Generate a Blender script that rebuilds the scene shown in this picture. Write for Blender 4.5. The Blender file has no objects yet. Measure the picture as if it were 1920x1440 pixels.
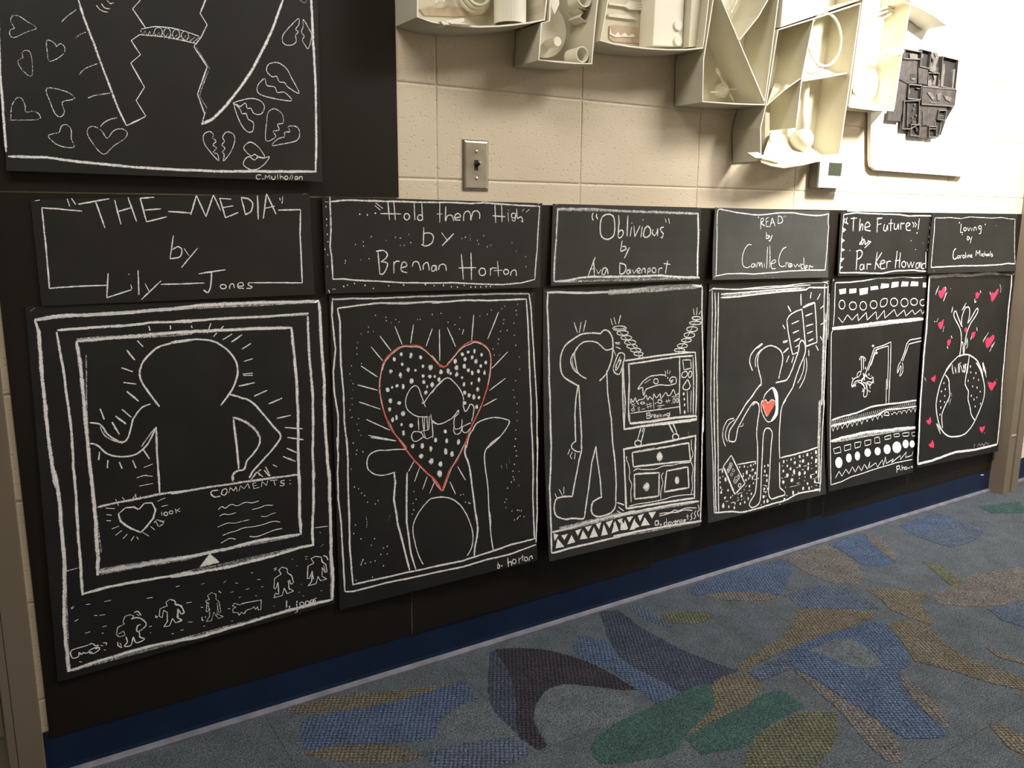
import bpy, bmesh, math, random
from mathutils import Vector, Matrix
R = random.Random(7)
PI = math.pi

# ------------------------------------------------------------------ camera
CAM_LOC = (-0.90566, -1.74301, 1.10253)
CAM_AXES = ((0.843952, -0.536387, 0.005750), (0.099781, 0.167510, 0.980808), (-0.527056, -0.827181, 0.194892))
FOCAL_PX = 1567.405
scene = bpy.context.scene
col = scene.collection
cd = bpy.data.cameras.new('camera')
cam = bpy.data.objects.new('camera', cd)
col.objects.link(cam)
rx, ux, bx_ = CAM_AXES
cam.matrix_world = Matrix(((rx[0], ux[0], bx_[0], CAM_LOC[0]), (rx[1], ux[1], bx_[1], CAM_LOC[1]),
                           (rx[2], ux[2], bx_[2], CAM_LOC[2]), (0, 0, 0, 1)))
cd.sensor_width = 36.0
cd.sensor_fit = 'HORIZONTAL'
cd.lens = FOCAL_PX / 1920.0 * 36.0
cd.clip_start = 0.02
scene.camera = cam

# ------------------------------------------------------------------ world, lights, exposure
w = bpy.data.worlds.new('world')
scene.world = w
w.use_nodes = True
w.node_tree.nodes['Background'].inputs['Color'].default_value = (0.9, 0.93, 1.0, 1)
w.node_tree.nodes['Background'].inputs['Strength'].default_value = 0.2
scene.view_settings.view_transform = 'Standard'
scene.view_settings.look = 'None'
scene.view_settings.exposure = 0.0
scene.view_settings.gamma = 1.0
scene.view_settings.use_curve_mapping = False


def light(name, kind, loc, target, energy, color, **kw):
    d = bpy.data.lights.new(name, kind)
    d.energy = energy
    d.color = color
    for k, v in kw.items():
        setattr(d, k, v)
    o = bpy.data.objects.new(name, d)
    col.objects.link(o)
    o.location = loc
    o.rotation_euler = (Vector(target) - Vector(loc)).to_track_quat('-Z', 'Y').to_euler()
    return o


# track spot washing the right part of the wall, and three unseen ceiling panels added over the corridor
light('track_spot_light', 'SPOT', (1.66, -1.0, 2.12), (2.0, 0, 1.48), 290, (1.0, 0.945, 0.84), shadow_soft_size=0.11,
      spot_size=math.radians(115), spot_blend=1.0)
LAMPS = ((-0.9, -1.05, 27), (1.6, -1.3, 60), (4.3, -2.3, 95))  # out of view; placed and powered for wall fill and board sheen
for lx, ly, le in LAMPS:
    light('unseen_ceiling_light', 'AREA', (lx, ly, 2.70), (lx, ly, 0), le, (1.0, 0.955, 0.89), shape='RECTANGLE', size=1.1, size_y=0.55)


# ------------------------------------------------------------------ materials
def nodes_of(name):
    m = bpy.data.materials.new(name)
    m.use_nodes = True
    nt = m.node_tree
    return m, nt, nt.nodes['Principled BSDF'], nt.nodes['Material Output']


def N(nt, t, **kw):
    n = nt.nodes.new(t)
    for k, v in kw.items():
        setattr(n, k, v)
    return n


def L(nt, a, b):
    nt.links.new(a, b)


def coords(nt):
    return N(nt, 'ShaderNodeTexCoord').outputs['Object']


def noise(nt, vec, scale, detail=3, rough=0.5):
    n = N(nt, 'ShaderNodeTexNoise')
    n.inputs['Scale'].default_value = scale
    n.inputs['Detail'].default_value = detail
    n.inputs['Roughness'].default_value = rough
    L(nt, vec, n.inputs['Vector'])
    return n


def ramp(nt, fac, a, b, ca=(0, 0, 0, 1), cb=(1, 1, 1, 1)):
    r = N(nt, 'ShaderNodeValToRGB')
    r.color_ramp.elements[0].position = a
    r.color_ramp.elements[0].color = ca
    r.color_ramp.elements[1].position = b
    r.color_ramp.elements[1].color = cb
    L(nt, fac, r.inputs['Fac'])
    return r.outputs['Color']


def simple(name, c, rough=0.6, metal=0.0, var=0.12, nscale=12, bump=0.0, bscale=200, spec=0.5, c2=None):
    m, nt, bs, out = nodes_of(name)
    v = coords(nt)
    n = noise(nt, v, nscale, 4)
    lo = c2 or tuple(x * (1 - var) for x in c)
    L(nt, ramp(nt, n.outputs['Fac'], 0.35, 0.68, (*lo, 1), (*c, 1)), bs.inputs['Base Color'])
    bs.inputs['Roughness'].default_value = rough
    bs.inputs['Metallic'].default_value = metal
    bs.inputs['Specular IOR Level'].default_value = spec
    if bump:
        b = N(nt, 'ShaderNodeBump')
        b.inputs['Strength'].default_value = bump
        b.inputs['Distance'].default_value = 0.001
        L(nt, noise(nt, v, bscale, 3).outputs['Fac'], b.inputs['Height'])
        L(nt, b.outputs['Normal'], bs.inputs['Normal'])
    return m


def block_paint():
    m, nt, bs, out = nodes_of('cream painted block')
    v = N(nt, 'ShaderNodeNewGeometry').outputs['Position']
    n = noise(nt, v, 3, 3)
    L(nt, ramp(nt, n.outputs['Fac'], 0.3, 0.7, (0.61, 0.52, 0.39, 1), (0.67, 0.58, 0.45, 1)), bs.inputs['Base Color'])
    bs.inputs['Roughness'].default_value = 0.42
    bs.inputs['Specular IOR Level'].default_value = 0.35
    n1 = noise(nt, v, 135, 2, 0.5)
    n2 = noise(nt, v, 260, 2, 0.5)
    pits = ramp(nt, n1.outputs['Fac'], 0.60, 0.74)
    mix = N(nt, 'ShaderNodeMath', operation='MULTIPLY_ADD')
    L(nt, n2.outputs['Fac'], mix.inputs[0])
    mix.inputs[1].default_value = 0.22
    L(nt, pits, mix.inputs[2])
    b = N(nt, 'ShaderNodeBump', invert=True)
    b.inputs['Strength'].default_value = 0.6
    b.inputs['Distance'].default_value = 0.0018
    L(nt, mix.outputs[0], b.inputs['Height'])
    L(nt, b.outputs['Normal'], bs.inputs['Normal'])
    return m


def chalkboard(name, base=(0.0060, 0.0064, 0.0062), dust=0.018):
    m, nt, bs, out = nodes_of(name)
    v = coords(nt)
    n = noise(nt, v, 9, 5, 0.6)
    n2 = noise(nt, v, 420, 2)
    hi = tuple(b + dust * 0.35 for b in base)
    c = ramp(nt, n.outputs['Fac'], 0.42, 0.8, (*base, 1), (*hi, 1))
    L(nt, c, bs.inputs['Base Color'])
    bs.inputs['Roughness'].default_value = 0.44
    bs.inputs['Specular IOR Level'].default_value = 0.5
    b = N(nt, 'ShaderNodeBump')
    b.inputs['Strength'].default_value = 0.2
    b.inputs['Distance'].default_value = 0.0004
    L(nt, n2.outputs['Fac'], b.inputs['Height'])
    L(nt, b.outputs['Normal'], bs.inputs['Normal'])
    return m


def chalk(name, c):
    """powdery chalk: solid where pressed (vertex density), breaking up into grain at stroke edges"""
    m, nt, bs, out = nodes_of(name)
    v = coords(nt)
    at = N(nt, 'ShaderNodeAttribute', attribute_name='press')
    grain = noise(nt, v, 620, 3, 0.75)
    blot = noise(nt, v, 120, 3, 0.6)
    a = N(nt, 'ShaderNodeMath', operation='MULTIPLY_ADD')
    L(nt, grain.outputs['Fac'], a.inputs[0])
    a.inputs[1].default_value = 2.2
    L(nt, at.outputs['Fac'], a.inputs[2])
    a2 = N(nt, 'ShaderNodeMath', operation='MULTIPLY_ADD')
    L(nt, blot.outputs['Fac'], a2.inputs[0])
    a2.inputs[1].default_value = 0.7
    L(nt, a.outputs[0], a2.inputs[2])
    cov = N(nt, 'ShaderNodeMapRange')
    cov.inputs['From Min'].default_value = 1.80
    cov.inputs['From Max'].default_value = 2.22
    L(nt, a2.outputs[0], cov.inputs['Value'])
    bs.inputs['Base Color'].default_value = (*c, 1)
    bs.inputs['Roughness'].default_value = 0.95
    bs.inputs['Specular IOR Level'].default_value = 0.05
    tr = N(nt, 'ShaderNodeBsdfTransparent')
    mx = N(nt, 'ShaderNodeMixShader')
    L(nt, cov.outputs['Result'], mx.inputs['Fac'])
    L(nt, tr.outputs[0], mx.inputs[1])
    L(nt, bs.outputs[0], mx.inputs[2])
    L(nt, mx.outputs[0], out.inputs['Surface'])
    return m


def carpet(name, c, weave):
    """loop pile: fleck colour per loop; weave 1 has bigger cord loops with dark gaps"""
    m, nt, bs, out = nodes_of(name)
    v = N(nt, 'ShaderNodeNewGeometry').outputs['Position']
    mp = N(nt, 'ShaderNodeMapping')
    mp.inputs['Rotation'].default_value = (0, 0, math.radians(32))
    L(nt, v, mp.inputs['Vector'])
    vo = N(nt, 'ShaderNodeTexVoronoi')
    vo.inputs['Scale'].default_value = 330 if not weave else 105
    vo.inputs['Randomness'].default_value = 1.0 if not weave else 0.15
    L(nt, mp.outputs[0], vo.inputs['Vector'])
    n = noise(nt, v, 300 if not weave else 260, 3, 0.85)
    big = noise(nt, v, 14, 4, 0.6)
    dark = tuple(x * 0.16 for x in c)
    lite = tuple(min(1, x * 1.6 + 0.004) for x in c)
    r1 = ramp(nt, n.outputs['Fac'], 0.36, 0.66, (*dark, 1), (*lite, 1))
    mulv = N(nt, 'ShaderNodeMapRange')
    mulv.inputs['From Min'].default_value = 0.15
    mulv.inputs['From Max'].default_value = 0.75
    mulv.inputs['To Min'].default_value = 1.12
    mulv.inputs['To Max'].default_value = 0.12 if weave else 0.6
    L(nt, vo.outputs['Distance'], mulv.inputs['Value'])
    b2 = N(nt, 'ShaderNodeMapRange')
    b2.inputs['From Min'].default_value = 0.3
    b2.inputs['From Max'].default_value = 0.7
    b2.inputs['To Min'].default_value = 0.82
    b2.inputs['To Max'].default_value = 1.15
    L(nt, big.outputs['Fac'], b2.inputs['Value'])
    mm = N(nt, 'ShaderNodeMath', operation='MULTIPLY')
    L(nt, mulv.outputs[0], mm.inputs[0])
    L(nt, b2.outputs[0], mm.inputs[1])
    vm = N(nt, 'ShaderNodeVectorMath', operation='SCALE')
    L(nt, r1, vm.inputs[0])
    L(nt, mm.outputs[0], vm.inputs['Scale'])
    L(nt, vm.outputs[0], bs.inputs['Base Color'])
    bs.inputs['Roughness'].default_value = 0.95
    bs.inputs['Specular IOR Level'].default_value = 0.1
    b = N(nt, 'ShaderNodeBump', invert=True)
    b.inputs['Strength'].default_value = 0.8
    b.inputs['Distance'].default_value = 0.002 if weave else 0.0012
    L(nt, vo.outputs['Distance'], b.inputs['Height'])
    L(nt, b.outputs['Normal'], bs.inputs['Normal'])
    return m


M = {}
M['block'] = block_paint()
M['board'] = chalkboard('black poster board')
M['board_grey'] = chalkboard('dusty black board with painted sheen', (0.017, 0.018, 0.017), 0.032)  # raised grey base paints in lamp sheen; the mottling is chalk dust
M['board_dusty'] = chalkboard('very dusty black card', (0.038, 0.040, 0.038), 0.05)
M['backing'] = simple('brown black backing sheet', (0.0095, 0.0062, 0.0035), 0.47, var=0.2, nscale=5, bump=0.1, bscale=300, spec=0.3)
M['foam_edge'] = simple('grey cut edge', (0.34, 0.31, 0.26), 0.8)
M['W'] = chalk('white chalk', (0.84, 0.83, 0.83))
M['R'] = chalk('red chalk', (0.70, 0.15, 0.11))
M['P'] = chalk('pink chalk', (0.72, 0.05, 0.12))
M['steel_paint'] = simple('taupe painted steel', (0.155, 0.125, 0.09), 0.42, var=0.08, nscale=6, bump=0.05, bscale=500)
M['base_blue'] = simple('navy rubber cove base', (0.003, 0.013, 0.045), 0.38, var=0.3, nscale=7, bump=0.05, bscale=60)
M['toe'] = simple('scuffed toe with painted highlight', (0.145, 0.15, 0.19), 0.5, var=0.35, nscale=25)  # pale tone paints in the highlight on the curved lip, with some scuffing
M['card'] = simple('white painted cardboard', (0.69, 0.645, 0.50), 0.5, var=0.07, nscale=14, bump=0.12, bscale=120)
M['card_edge'] = simple('paint ridge on cardboard edge', (0.88, 0.85, 0.75), 0.5)
M['bare'] = simple('bare cardboard showing through', (0.60, 0.47, 0.34), 0.7, var=0.2, nscale=40)
M['plaster'] = simple('white painted found object', (0.84, 0.80, 0.68), 0.42, var=0.06, bump=0.05)
M['black_relief'] = simple('black painted wood', (0.050, 0.042, 0.040), 0.5, var=0.45, nscale=60, bump=0.5, bscale=160)
M['black_lite'] = simple('dusty black fabric', (0.11, 0.098, 0.088), 0.6, var=0.4, nscale=70, bump=0.6, bscale=110)
M['black_deep'] = simple('black recess', (0.012, 0.011, 0.011), 0.7, var=0.3)
M['panel'] = simple('white display panel', (0.85, 0.84, 0.80), 0.5, var=0.03)
M['stainless'] = simple('brushed stainless steel', (0.50, 0.47, 0.42), 0.32, metal=1.0, var=0.25, nscale=30)
M['screw'] = simple('bright screw', (0.75, 0.72, 0.66), 0.25, metal=1.0)
M['dark'] = simple('dark slot', (0.01, 0.01, 0.01), 0.6)
M['toggle'] = simple('dark brown toggle', (0.03, 0.022, 0.016), 0.35)
M['plastic'] = simple('white thermostat plastic', (0.80, 0.80, 0.79), 0.35, var=0.02)
M['plastic_grey'] = simple('grey vented plastic', (0.30, 0.27, 0.23), 0.5, var=0.05)
M['lcd'] = simple('green grey display', (0.055, 0.065, 0.045), 0.15, var=0.3, nscale=150)
M['ceiling'] = simple('white ceiling board', (0.7, 0.68, 0.62), 0.9)
M['plainwall'] = simple('cream paint', (0.60, 0.53, 0.42), 0.6)
M['lamp'], _nt, _bs, _o = nodes_of('lamp diffuser')
_bs.inputs['Emission Color'].default_value = (1, 0.93, 0.8, 1)
_bs.inputs['Emission Strength'].default_value = 2.5
CARP = {
    'base': carpet('grey green pile', (0.100, 0.117, 0.138), 0),
    'blue': carpet('cornflower cord', (0.080, 0.115, 0.195), 1),
    'bluegrey': carpet('slate blue cord', (0.09, 0.115, 0.17), 1),
    'navy': carpet('navy cord', (0.055, 0.068, 0.105), 1),
    'purple': carpet('aubergine cord', (0.042, 0.038, 0.052), 1),
    'tan': carpet('tan cord', (0.140, 0.126, 0.100), 1),
    'olive': carpet('olive cord', (0.115, 0.122, 0.085), 1),
    'pink': carpet('dusty rose grey cord', (0.145, 0.135, 0.135), 1),
    'green': carpet('bottle green pile', (0.048, 0.095, 0.090), 0),
    'grey': carpet('blue grey pile', (0.115, 0.135, 0.158), 0),
}


# ------------------------------------------------------------------ mesh helpers
class MB:
    def __init__(self):
        self.v, self.f, self.m, self.d = [], [], [], []

    def add(self, vs, fs, mi=0):
        b = len(self.v)
        self.v += [tuple(x) for x in vs]
        for f in fs:
            self.f.append(tuple(b + i for i in f))
            self.m.append(mi)

    def box(self, x0, x1, y0, y1, z0, z1, mi=0):
        vs = [(x, y, z) for x in (x0, x1) for y in (y0, y1) for z in (z0, z1)]
        self.add(vs, [(0, 1, 3, 2), (4, 6, 7, 5), (0, 4, 5, 1), (2, 3, 7, 6), (0, 2, 6, 4), (1, 5, 7, 3)], mi)

    def prism(self, poly, y0, y1, mi=0, mi_side=None):
        n = len(poly)
        self.add([(x, y0, z) for x, z in poly] + [(x, y1, z) for x, z in poly], [tuple(range(n))[::-1], tuple(range(n, 2 * n))], mi)
        b = len(self.v) - 2 * n
        for i in range(n):
            j = (i + 1) % n
            self.f.append((b + i, b + j, b + n + j, b + n + i))
            self.m.append(mi if mi_side is None else mi_side)

    def strip(self, line, y0, y1, t, mi=0, mi_front=None, closed=False):
        """a card wall: polyline in x,z swept from y0 (front) to y1, thickness t"""
        n = len(line)
        nrm = []
        for i in range(n):
            a = line[(i - 1) % n] if (closed or i) else line[i]
            b = line[(i + 1) % n] if (closed or i < n - 1) else line[i]
            dx, dz = b[0] - a[0], b[1] - a[1]
            q = math.hypot(dx, dz) or 1
            nrm.append((-dz / q * t / 2, dx / q * t / 2))
        for i in range(n if closed else n - 1):
            j = (i + 1) % n
            A, B, na, nb = line[i], line[j], nrm[i], nrm[j]
            vs = []
            for y in (y0, y1):
                vs += [(A[0] + na[0], y, A[1] + na[1]), (B[0] + nb[0], y, B[1] + nb[1]),
                       (B[0] - nb[0], y, B[1] - nb[1]), (A[0] - na[0], y, A[1] - na[1])]
            self.add(vs, [(0, 1, 2, 3)], mi if mi_front is None else mi_front)
            self.f += []
            b = len(self.v) - 8
            for f in ((4, 7, 6, 5), (0, 4, 5, 1), (2, 6, 7, 3), (0, 3, 7, 4), (1, 5, 6, 2)):
                self.f.append(tuple(b + k for k in f))
                self.m.append(mi)

    def tube(self, pts, r, n=10, mi=0, cap=True):
        pts = [Vector(q) for q in pts]
        rs = r if isinstance(r, (list, tuple)) else [r] * len(pts)
        rings = []
        for i, q in enumerate(pts):
            d = (pts[min(i + 1, len(pts) - 1)] - pts[max(i - 1, 0)]).normalized()
            up = Vector((0, 0, 1)) if abs(d.z) < 0.9 else Vector((1, 0, 0))
            a = d.cross(up).normalized()
            b = d.cross(a)
            rings.append([q + a * math.cos(2 * PI * k / n) * rs[i] + b * math.sin(2 * PI * k / n) * rs[i] for k in range(n)])
        vs = [v for rg in rings for v in rg]
        fs = [(i * n + k, i * n + (k + 1) % n, (i + 1) * n + (k + 1) % n, (i + 1) * n + k) for i in range(len(pts) - 1) for k in range(n)]
        if cap:
            fs += [tuple(range(n))[::-1], tuple(range((len(pts) - 1) * n, len(pts) * n))]
        self.add(vs, fs, mi)

    def pipe(self, a, b, r, t, n=24, mi=0):
        """hollow open tube"""
        a, b = Vector(a), Vector(b)
        d = (b - a).normalized()
        up = Vector((0, 0, 1)) if abs(d.z) < 0.9 else Vector((1, 0, 0))
        p = d.cross(up).normalized()
        q = d.cross(p)
        vs = []
        for c, rr in ((a, r), (b, r), (b, r - t), (a, r - t)):
            vs += [c + p * math.cos(2 * PI * k / n) * rr + q * math.sin(2 * PI * k / n) * rr for k in range(n)]
        fs = [(s * n + k, s * n + (k + 1) % n, ((s + 1) % 4) * n + (k + 1) % n, ((s + 1) % 4) * n + k) for s in range(4) for k in range(n)]
        self.add(vs, fs, mi)

    def build(self, name, mats, parent=None, smooth=False, bevel=0):
        me = bpy.data.meshes.new(name)
        me.from_pydata(self.v, [], self.f)
        for m in (mats if isinstance(mats, (list, tuple)) else [mats]):
            me.materials.append(M[m] if isinstance(m, str) else m)
        me.polygons.foreach_set('material_index', self.m)
        if smooth:
            me.polygons.foreach_set('use_smooth', [True] * len(me.polygons))
        bm = bmesh.new()
        bm.from_mesh(me)
        if bevel:
            bmesh.ops.bevel(bm, geom=bm.edges[:], offset=bevel, segments=2, affect='EDGES', profile=0.6)
        bmesh.ops.recalc_face_normals(bm, faces=bm.faces)
        bm.to_mesh(me)
        bm.free()
        o = bpy.data.objects.new(name, me)
        col.objects.link(o)
        if parent:
            o.parent = parent
            o.matrix_parent_inverse = parent.matrix_world.inverted() if parent.type != 'EMPTY' else Matrix.Translation(-Vector(parent.location))
        return o


def tag(o, label=None, cat=None, group=None, kind=None):
    if label:
        o['label'] = label
    if cat:
        o['category'] = cat
    if group:
        o['group'] = group
    if kind:
        o['kind'] = kind
    return o


def empty(name, loc):
    o = bpy.data.objects.new(name, None)
    o.location = loc
    o.empty_display_size = 0.05
    col.objects.link(o)
    return o


def boxobj(name, x0, x1, y0, y1, z0, z1, mat, parent=None, bevel=0):
    b = MB()
    b.box(x0, x1, y0, y1, z0, z1)
    return b.build(name, mat, parent, bevel=bevel)


# ------------------------------------------------------------------ setting
X0, X1, YB, ZC = -4.0, 6.2, -3.4, 2.75
GRID = 0.4572
floor = boxobj('floor', X0, X1, YB, 0.02, -0.05, -0.006, CARP['base'])
tag(floor, kind='structure')
tile = MB()
g = GRID / 2 - 0.0004
tile.box(-g, g, -g, g, -0.006, 0)
tm = tile.build('carpet_tile', CARP['base'], floor)
tm.location = (0, 0, 0)
first = True
for i in range(-4, 10):
    for j in range(0, 6):
        o = tm if first else tm.copy()
        if not first:
            col.objects.link(o)
            o.parent = floor
        first = False
        o.location = ((i + 0.5) * GRID, -0.445 + GRID - (j + 0.5) * GRID, 0)

PATCH = [
    ('blue', [(-0.401, -0.084), (-0.366, -0.067), (-0.299, -0.089), (-0.216, -0.112), (-0.122, -0.119), (-0.054, -0.118), (-0.006, -0.120), (-0.019, -0.209), (-0.112, -0.226), (-0.171, -0.290), (-0.224, -0.274), (-0.277, -0.250), (-0.354, -0.206), (-0.421, -0.185), (-0.421, -0.143)]),
    ('tan', [(-0.419, -0.020), (-0.379, -0.005), (-0.322, -0.015), (-0.239, -0.041), (-0.148, -0.081), (-0.051, -0.112), (-0.009, -0.119), (-0.112, -0.120), (-0.215, -0.110), (-0.299, -0.088), (-0.361, -0.067)]),
    ('tan', [(-0.422, -0.189), (-0.355, -0.207), (-0.277, -0.251), (-0.235, -0.297), (-0.213, -0.332), (-0.272, -0.324), (-0.357, -0.271), (-0.417, -0.213)]),
    ('bluegrey', [(-0.210, -0.326), (-0.121, -0.339), (-0.025, -0.374), (-0.018, -0.437), (-0.082, -0.447), (-0.172, -0.429), (-0.226, -0.396)]),
    ('grey', [(-0.051, -0.205), (-0.006, -0.244), (-0.016, -0.369), (-0.024, -0.373), (-0.120, -0.338), (-0.160, -0.297), (-0.143, -0.244), (-0.108, -0.228)]),
    ('purple', [(0.133, -0.034), (0.194, -0.062), (0.240, -0.101), (0.282, -0.165), (0.307, -0.229), (0.320, -0.312), (0.326, -0.376), (0.279, -0.347), (0.207, -0.275), (0.156, -0.260), (0.107, -0.282), (0.049, -0.345), (0.019, -0.439), (-0.004, -0.441), (-0.012, -0.371), (0.054, -0.259), (0.103, -0.154)]),
    ('navy', [(0.115, -0.042), (0.130, -0.039), (0.102, -0.156), (0.053, -0.261), (-0.012, -0.368), (-0.001, -0.236)]),
    ('grey', [(0.155, -0.262), (0.206, -0.277), (0.278, -0.348), (0.291, -0.417), (0.205, -0.452), (0.113, -0.441), (0.027, -0.444), (0.023, -0.437), (0.051, -0.347), (0.107, -0.284)]),
    ('navy', [(0.498, -0.006), (0.552, -0.031), (0.540, -0.143), (0.547, -0.279), (0.566, -0.359), (0.594, -0.441), (0.499, -0.455), (0.407, -0.442), (0.397, -0.358), (0.384, -0.262), (0.423, -0.145), (0.455, -0.091)]),
    ('bluegrey', [(0.593, -0.023), (0.626, -0.034), (0.618, -0.113), (0.615, -0.190), (0.593, -0.177), (0.579, -0.089)]),
    ('olive', [(0.639, -0.118), (0.717, -0.138), (0.765, -0.179), (0.745, -0.208), (0.678, -0.213), (0.617, -0.160)]),
    ('blue', [(0.366, -0.088), (0.412, -0.153), (0.382, -0.266), (0.394, -0.361), (0.405, -0.443), (0.322, -0.442), (0.329, -0.344), (0.327, -0.269), (0.302, -0.208), (0.313, -0.134)]),
    ('green', [(0.122, -0.475), (0.211, -0.452), (0.323, -0.448), (0.455, -0.439), (0.493, -0.454), (0.442, -0.511), (0.404, -0.530), (0.291, -0.571), (0.232, -0.599), (0.138, -0.576), (0.078, -0.547), (0.085, -0.507)]),
    ('green', [(0.418, -0.562), (0.555, -0.548), (0.616, -0.563), (0.607, -0.636), (0.480, -0.639), (0.380, -0.664), (0.275, -0.635), (0.287, -0.576)]),
    ('olive', [(0.394, -0.664), (0.473, -0.645), (0.592, -0.648), (0.647, -0.692), (0.548, -0.760), (0.417, -0.793), (0.303, -0.722)]),
    ('tan', [(0.496, -0.453), (0.558, -0.444), (0.600, -0.457), (0.606, -0.516), (0.514, -0.556), (0.420, -0.561), (0.288, -0.574), (0.406, -0.532), (0.443, -0.512)]),
    ('tan', [(0.994, -0.296), (1.092, -0.360), (1.178, -0.430), (1.129, -0.446), (0.930, -0.445), (0.757, -0.438), (0.613, -0.453), (0.595, -0.435), (0.655, -0.414), (0.795, -0.391), (0.888, -0.359)]),
    ('blue', [(0.816, -0.035), (0.953, -0.014), (1.092, -0.018), (1.244, -0.037), (1.221, -0.098), (1.026, -0.211), (0.925, -0.116), (0.809, -0.080)]),
    ('pink', [(0.831, -0.091), (0.920, -0.120), (0.998, -0.175), (1.016, -0.220), (0.944, -0.205), (0.867, -0.152)]),
    ('bluegrey', [(1.032, -0.215), (1.166, -0.224), (1.238, -0.268), (1.230, -0.337), (1.202, -0.425), (1.095, -0.359), (1.005, -0.295), (1.030, -0.250)]),
    ('pink', [(1.239, -0.023), (1.381, -0.019), (1.484, -0.028), (1.456, -0.134), (1.369, -0.251), (1.294, -0.284), (1.232, -0.240), (1.226, -0.142), (1.247, -0.071)]),
    ('blue', [(1.491, -0.027), (1.600, -0.020), (1.673, -0.032), (1.594, -0.150), (1.538, -0.250), (1.470, -0.234), (1.432, -0.203), (1.466, -0.118)]),
    ('pink', [(1.681, -0.032), (1.704, -0.084), (1.604, -0.203), (1.546, -0.245), (1.603, -0.144)]),
    ('blue', [(1.863, -0.050), (2.059, -0.045), (2.116, -0.065), (2.115, -0.136), (1.952, -0.146), (1.828, -0.135)]),
    ('bluegrey', [(1.823, -0.140), (2.103, -0.143), (2.132, -0.229), (1.956, -0.277), (1.827, -0.270), (1.819, -0.192)]),
    ('tan', [(1.286, -0.317), (1.395, -0.393), (1.417, -0.453), (1.339, -0.458), (1.272, -0.534), (1.230, -0.563), (1.223, -0.446), (1.255, -0.389)]),
    ('pink', [(1.423, -0.457), (1.669, -0.436), (1.893, -0.491), (1.663, -0.605), (1.548, -0.605), (1.447, -0.560), (1.382, -0.502)]),
    ('bluegrey', [(1.467, -0.589), (1.613, -0.636), (1.444, -0.719), (1.429, -0.647)]),
    ('tan', [(1.130, -0.494), (1.205, -0.501), (1.221, -0.565), (1.159, -0.660), (1.157, -0.779), (1.163, -0.863), (1.117, -0.880), (1.069, -0.798), (1.049, -0.724), (1.012, -0.650), (1.080, -0.568)]),
    ('blue', [(0.772, -0.447), (0.873, -0.439), (0.965, -0.441), (1.121, -0.472), (1.123, -0.497), (1.069, -0.575), (0.992, -0.650), (0.928, -0.661), (0.835, -0.756), (0.800, -0.859), (0.768, -0.873), (0.692, -0.831), (0.705, -0.739), (0.715, -0.653), (0.727, -0.567), (0.728, -0.505)]),
    ('grey', [(0.828, -0.474), (0.924, -0.471), (0.976, -0.503), (0.959, -0.563), (0.923, -0.620), (0.860, -0.600), (0.844, -0.532)]),
    ('pink', [(0.718, -0.506), (0.721, -0.572), (0.711, -0.656), (0.703, -0.741), (0.671, -0.818), (0.616, -0.874), (0.586, -0.864), (0.607, -0.796), (0.656, -0.698), (0.689, -0.597)]),
    ('pink', [(0.927, -0.663), (0.918, -0.704), (0.885, -0.776), (0.829, -0.847), (0.800, -0.857), (0.836, -0.767), (0.882, -0.705)]),
    ('bluegrey', [(0.610, -0.463), (0.758, -0.452), (0.721, -0.507), (0.601, -0.507)]),
    ('tan', [(0.903, -0.893), (0.925, -0.927), (0.920, -0.973), (0.854, -1.005), (0.849, -0.966)]),
    ('green', [(2.327, -0.088), (2.522, -0.145), (2.414, -0.233), (2.294, -0.159)]),
    ('olive', [(1.629, -0.285), (1.651, -0.342), (1.588, -0.446), (1.525, -0.446)]),
    ('tan', [(1.236, -0.707), (1.253, -0.786), (1.241, -0.824), (1.214, -0.749)]),
]


def smooth_closed(pts, n=4, k=0.5):
    out = []
    m = len(pts)
    for i in range(m):
        p0, p1, p2, p3 = (pts[(i + q) % m] for q in (-1, 0, 1, 2))
        for s in range(n):
            t = s / n
            out.append(tuple(0.5 * ((2 * b) + (c - a) * t + (2 * a - 5 * b + 4 * c - d) * t * t + (-a + 3 * b - 3 * c + d) * t ** 3)
                             for a, b, c, d in zip(p0, p1, p2, p3)))
    return out


def smooth_patch(pts):
    """rounds gentle bends only; corners stay sharp where the pattern is cut"""
    m = len(pts)
    ang = []
    for i in range(m):
        a, b, c = Vector(pts[i - 1]), Vector(pts[i]), Vector(pts[(i + 1) % m])
        d1, d2 = b - a, c - b
        ang.append(d1.angle(d2) if d1.length and d2.length else 0)
    out = []
    for i in range(m):
        j = (i + 1) % m
        b, c = Vector(pts[i]), Vector(pts[j])
        a, d = Vector(pts[i - 1]), Vector(pts[(j + 1) % m])
        if ang[i] > 0.75:
            a = b - (c - b)
        if ang[j] > 0.75:
            d = c + (c - b)
        for s in range(4):
            t = s / 4
            q = 0.5 * ((2 * b) + (c - a) * t + (2 * a - 5 * b + 4 * c - d) * t * t + (-a + 3 * b - 3 * c + d) * t ** 3)
            out.append((q.x, q.y))
    return out


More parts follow.
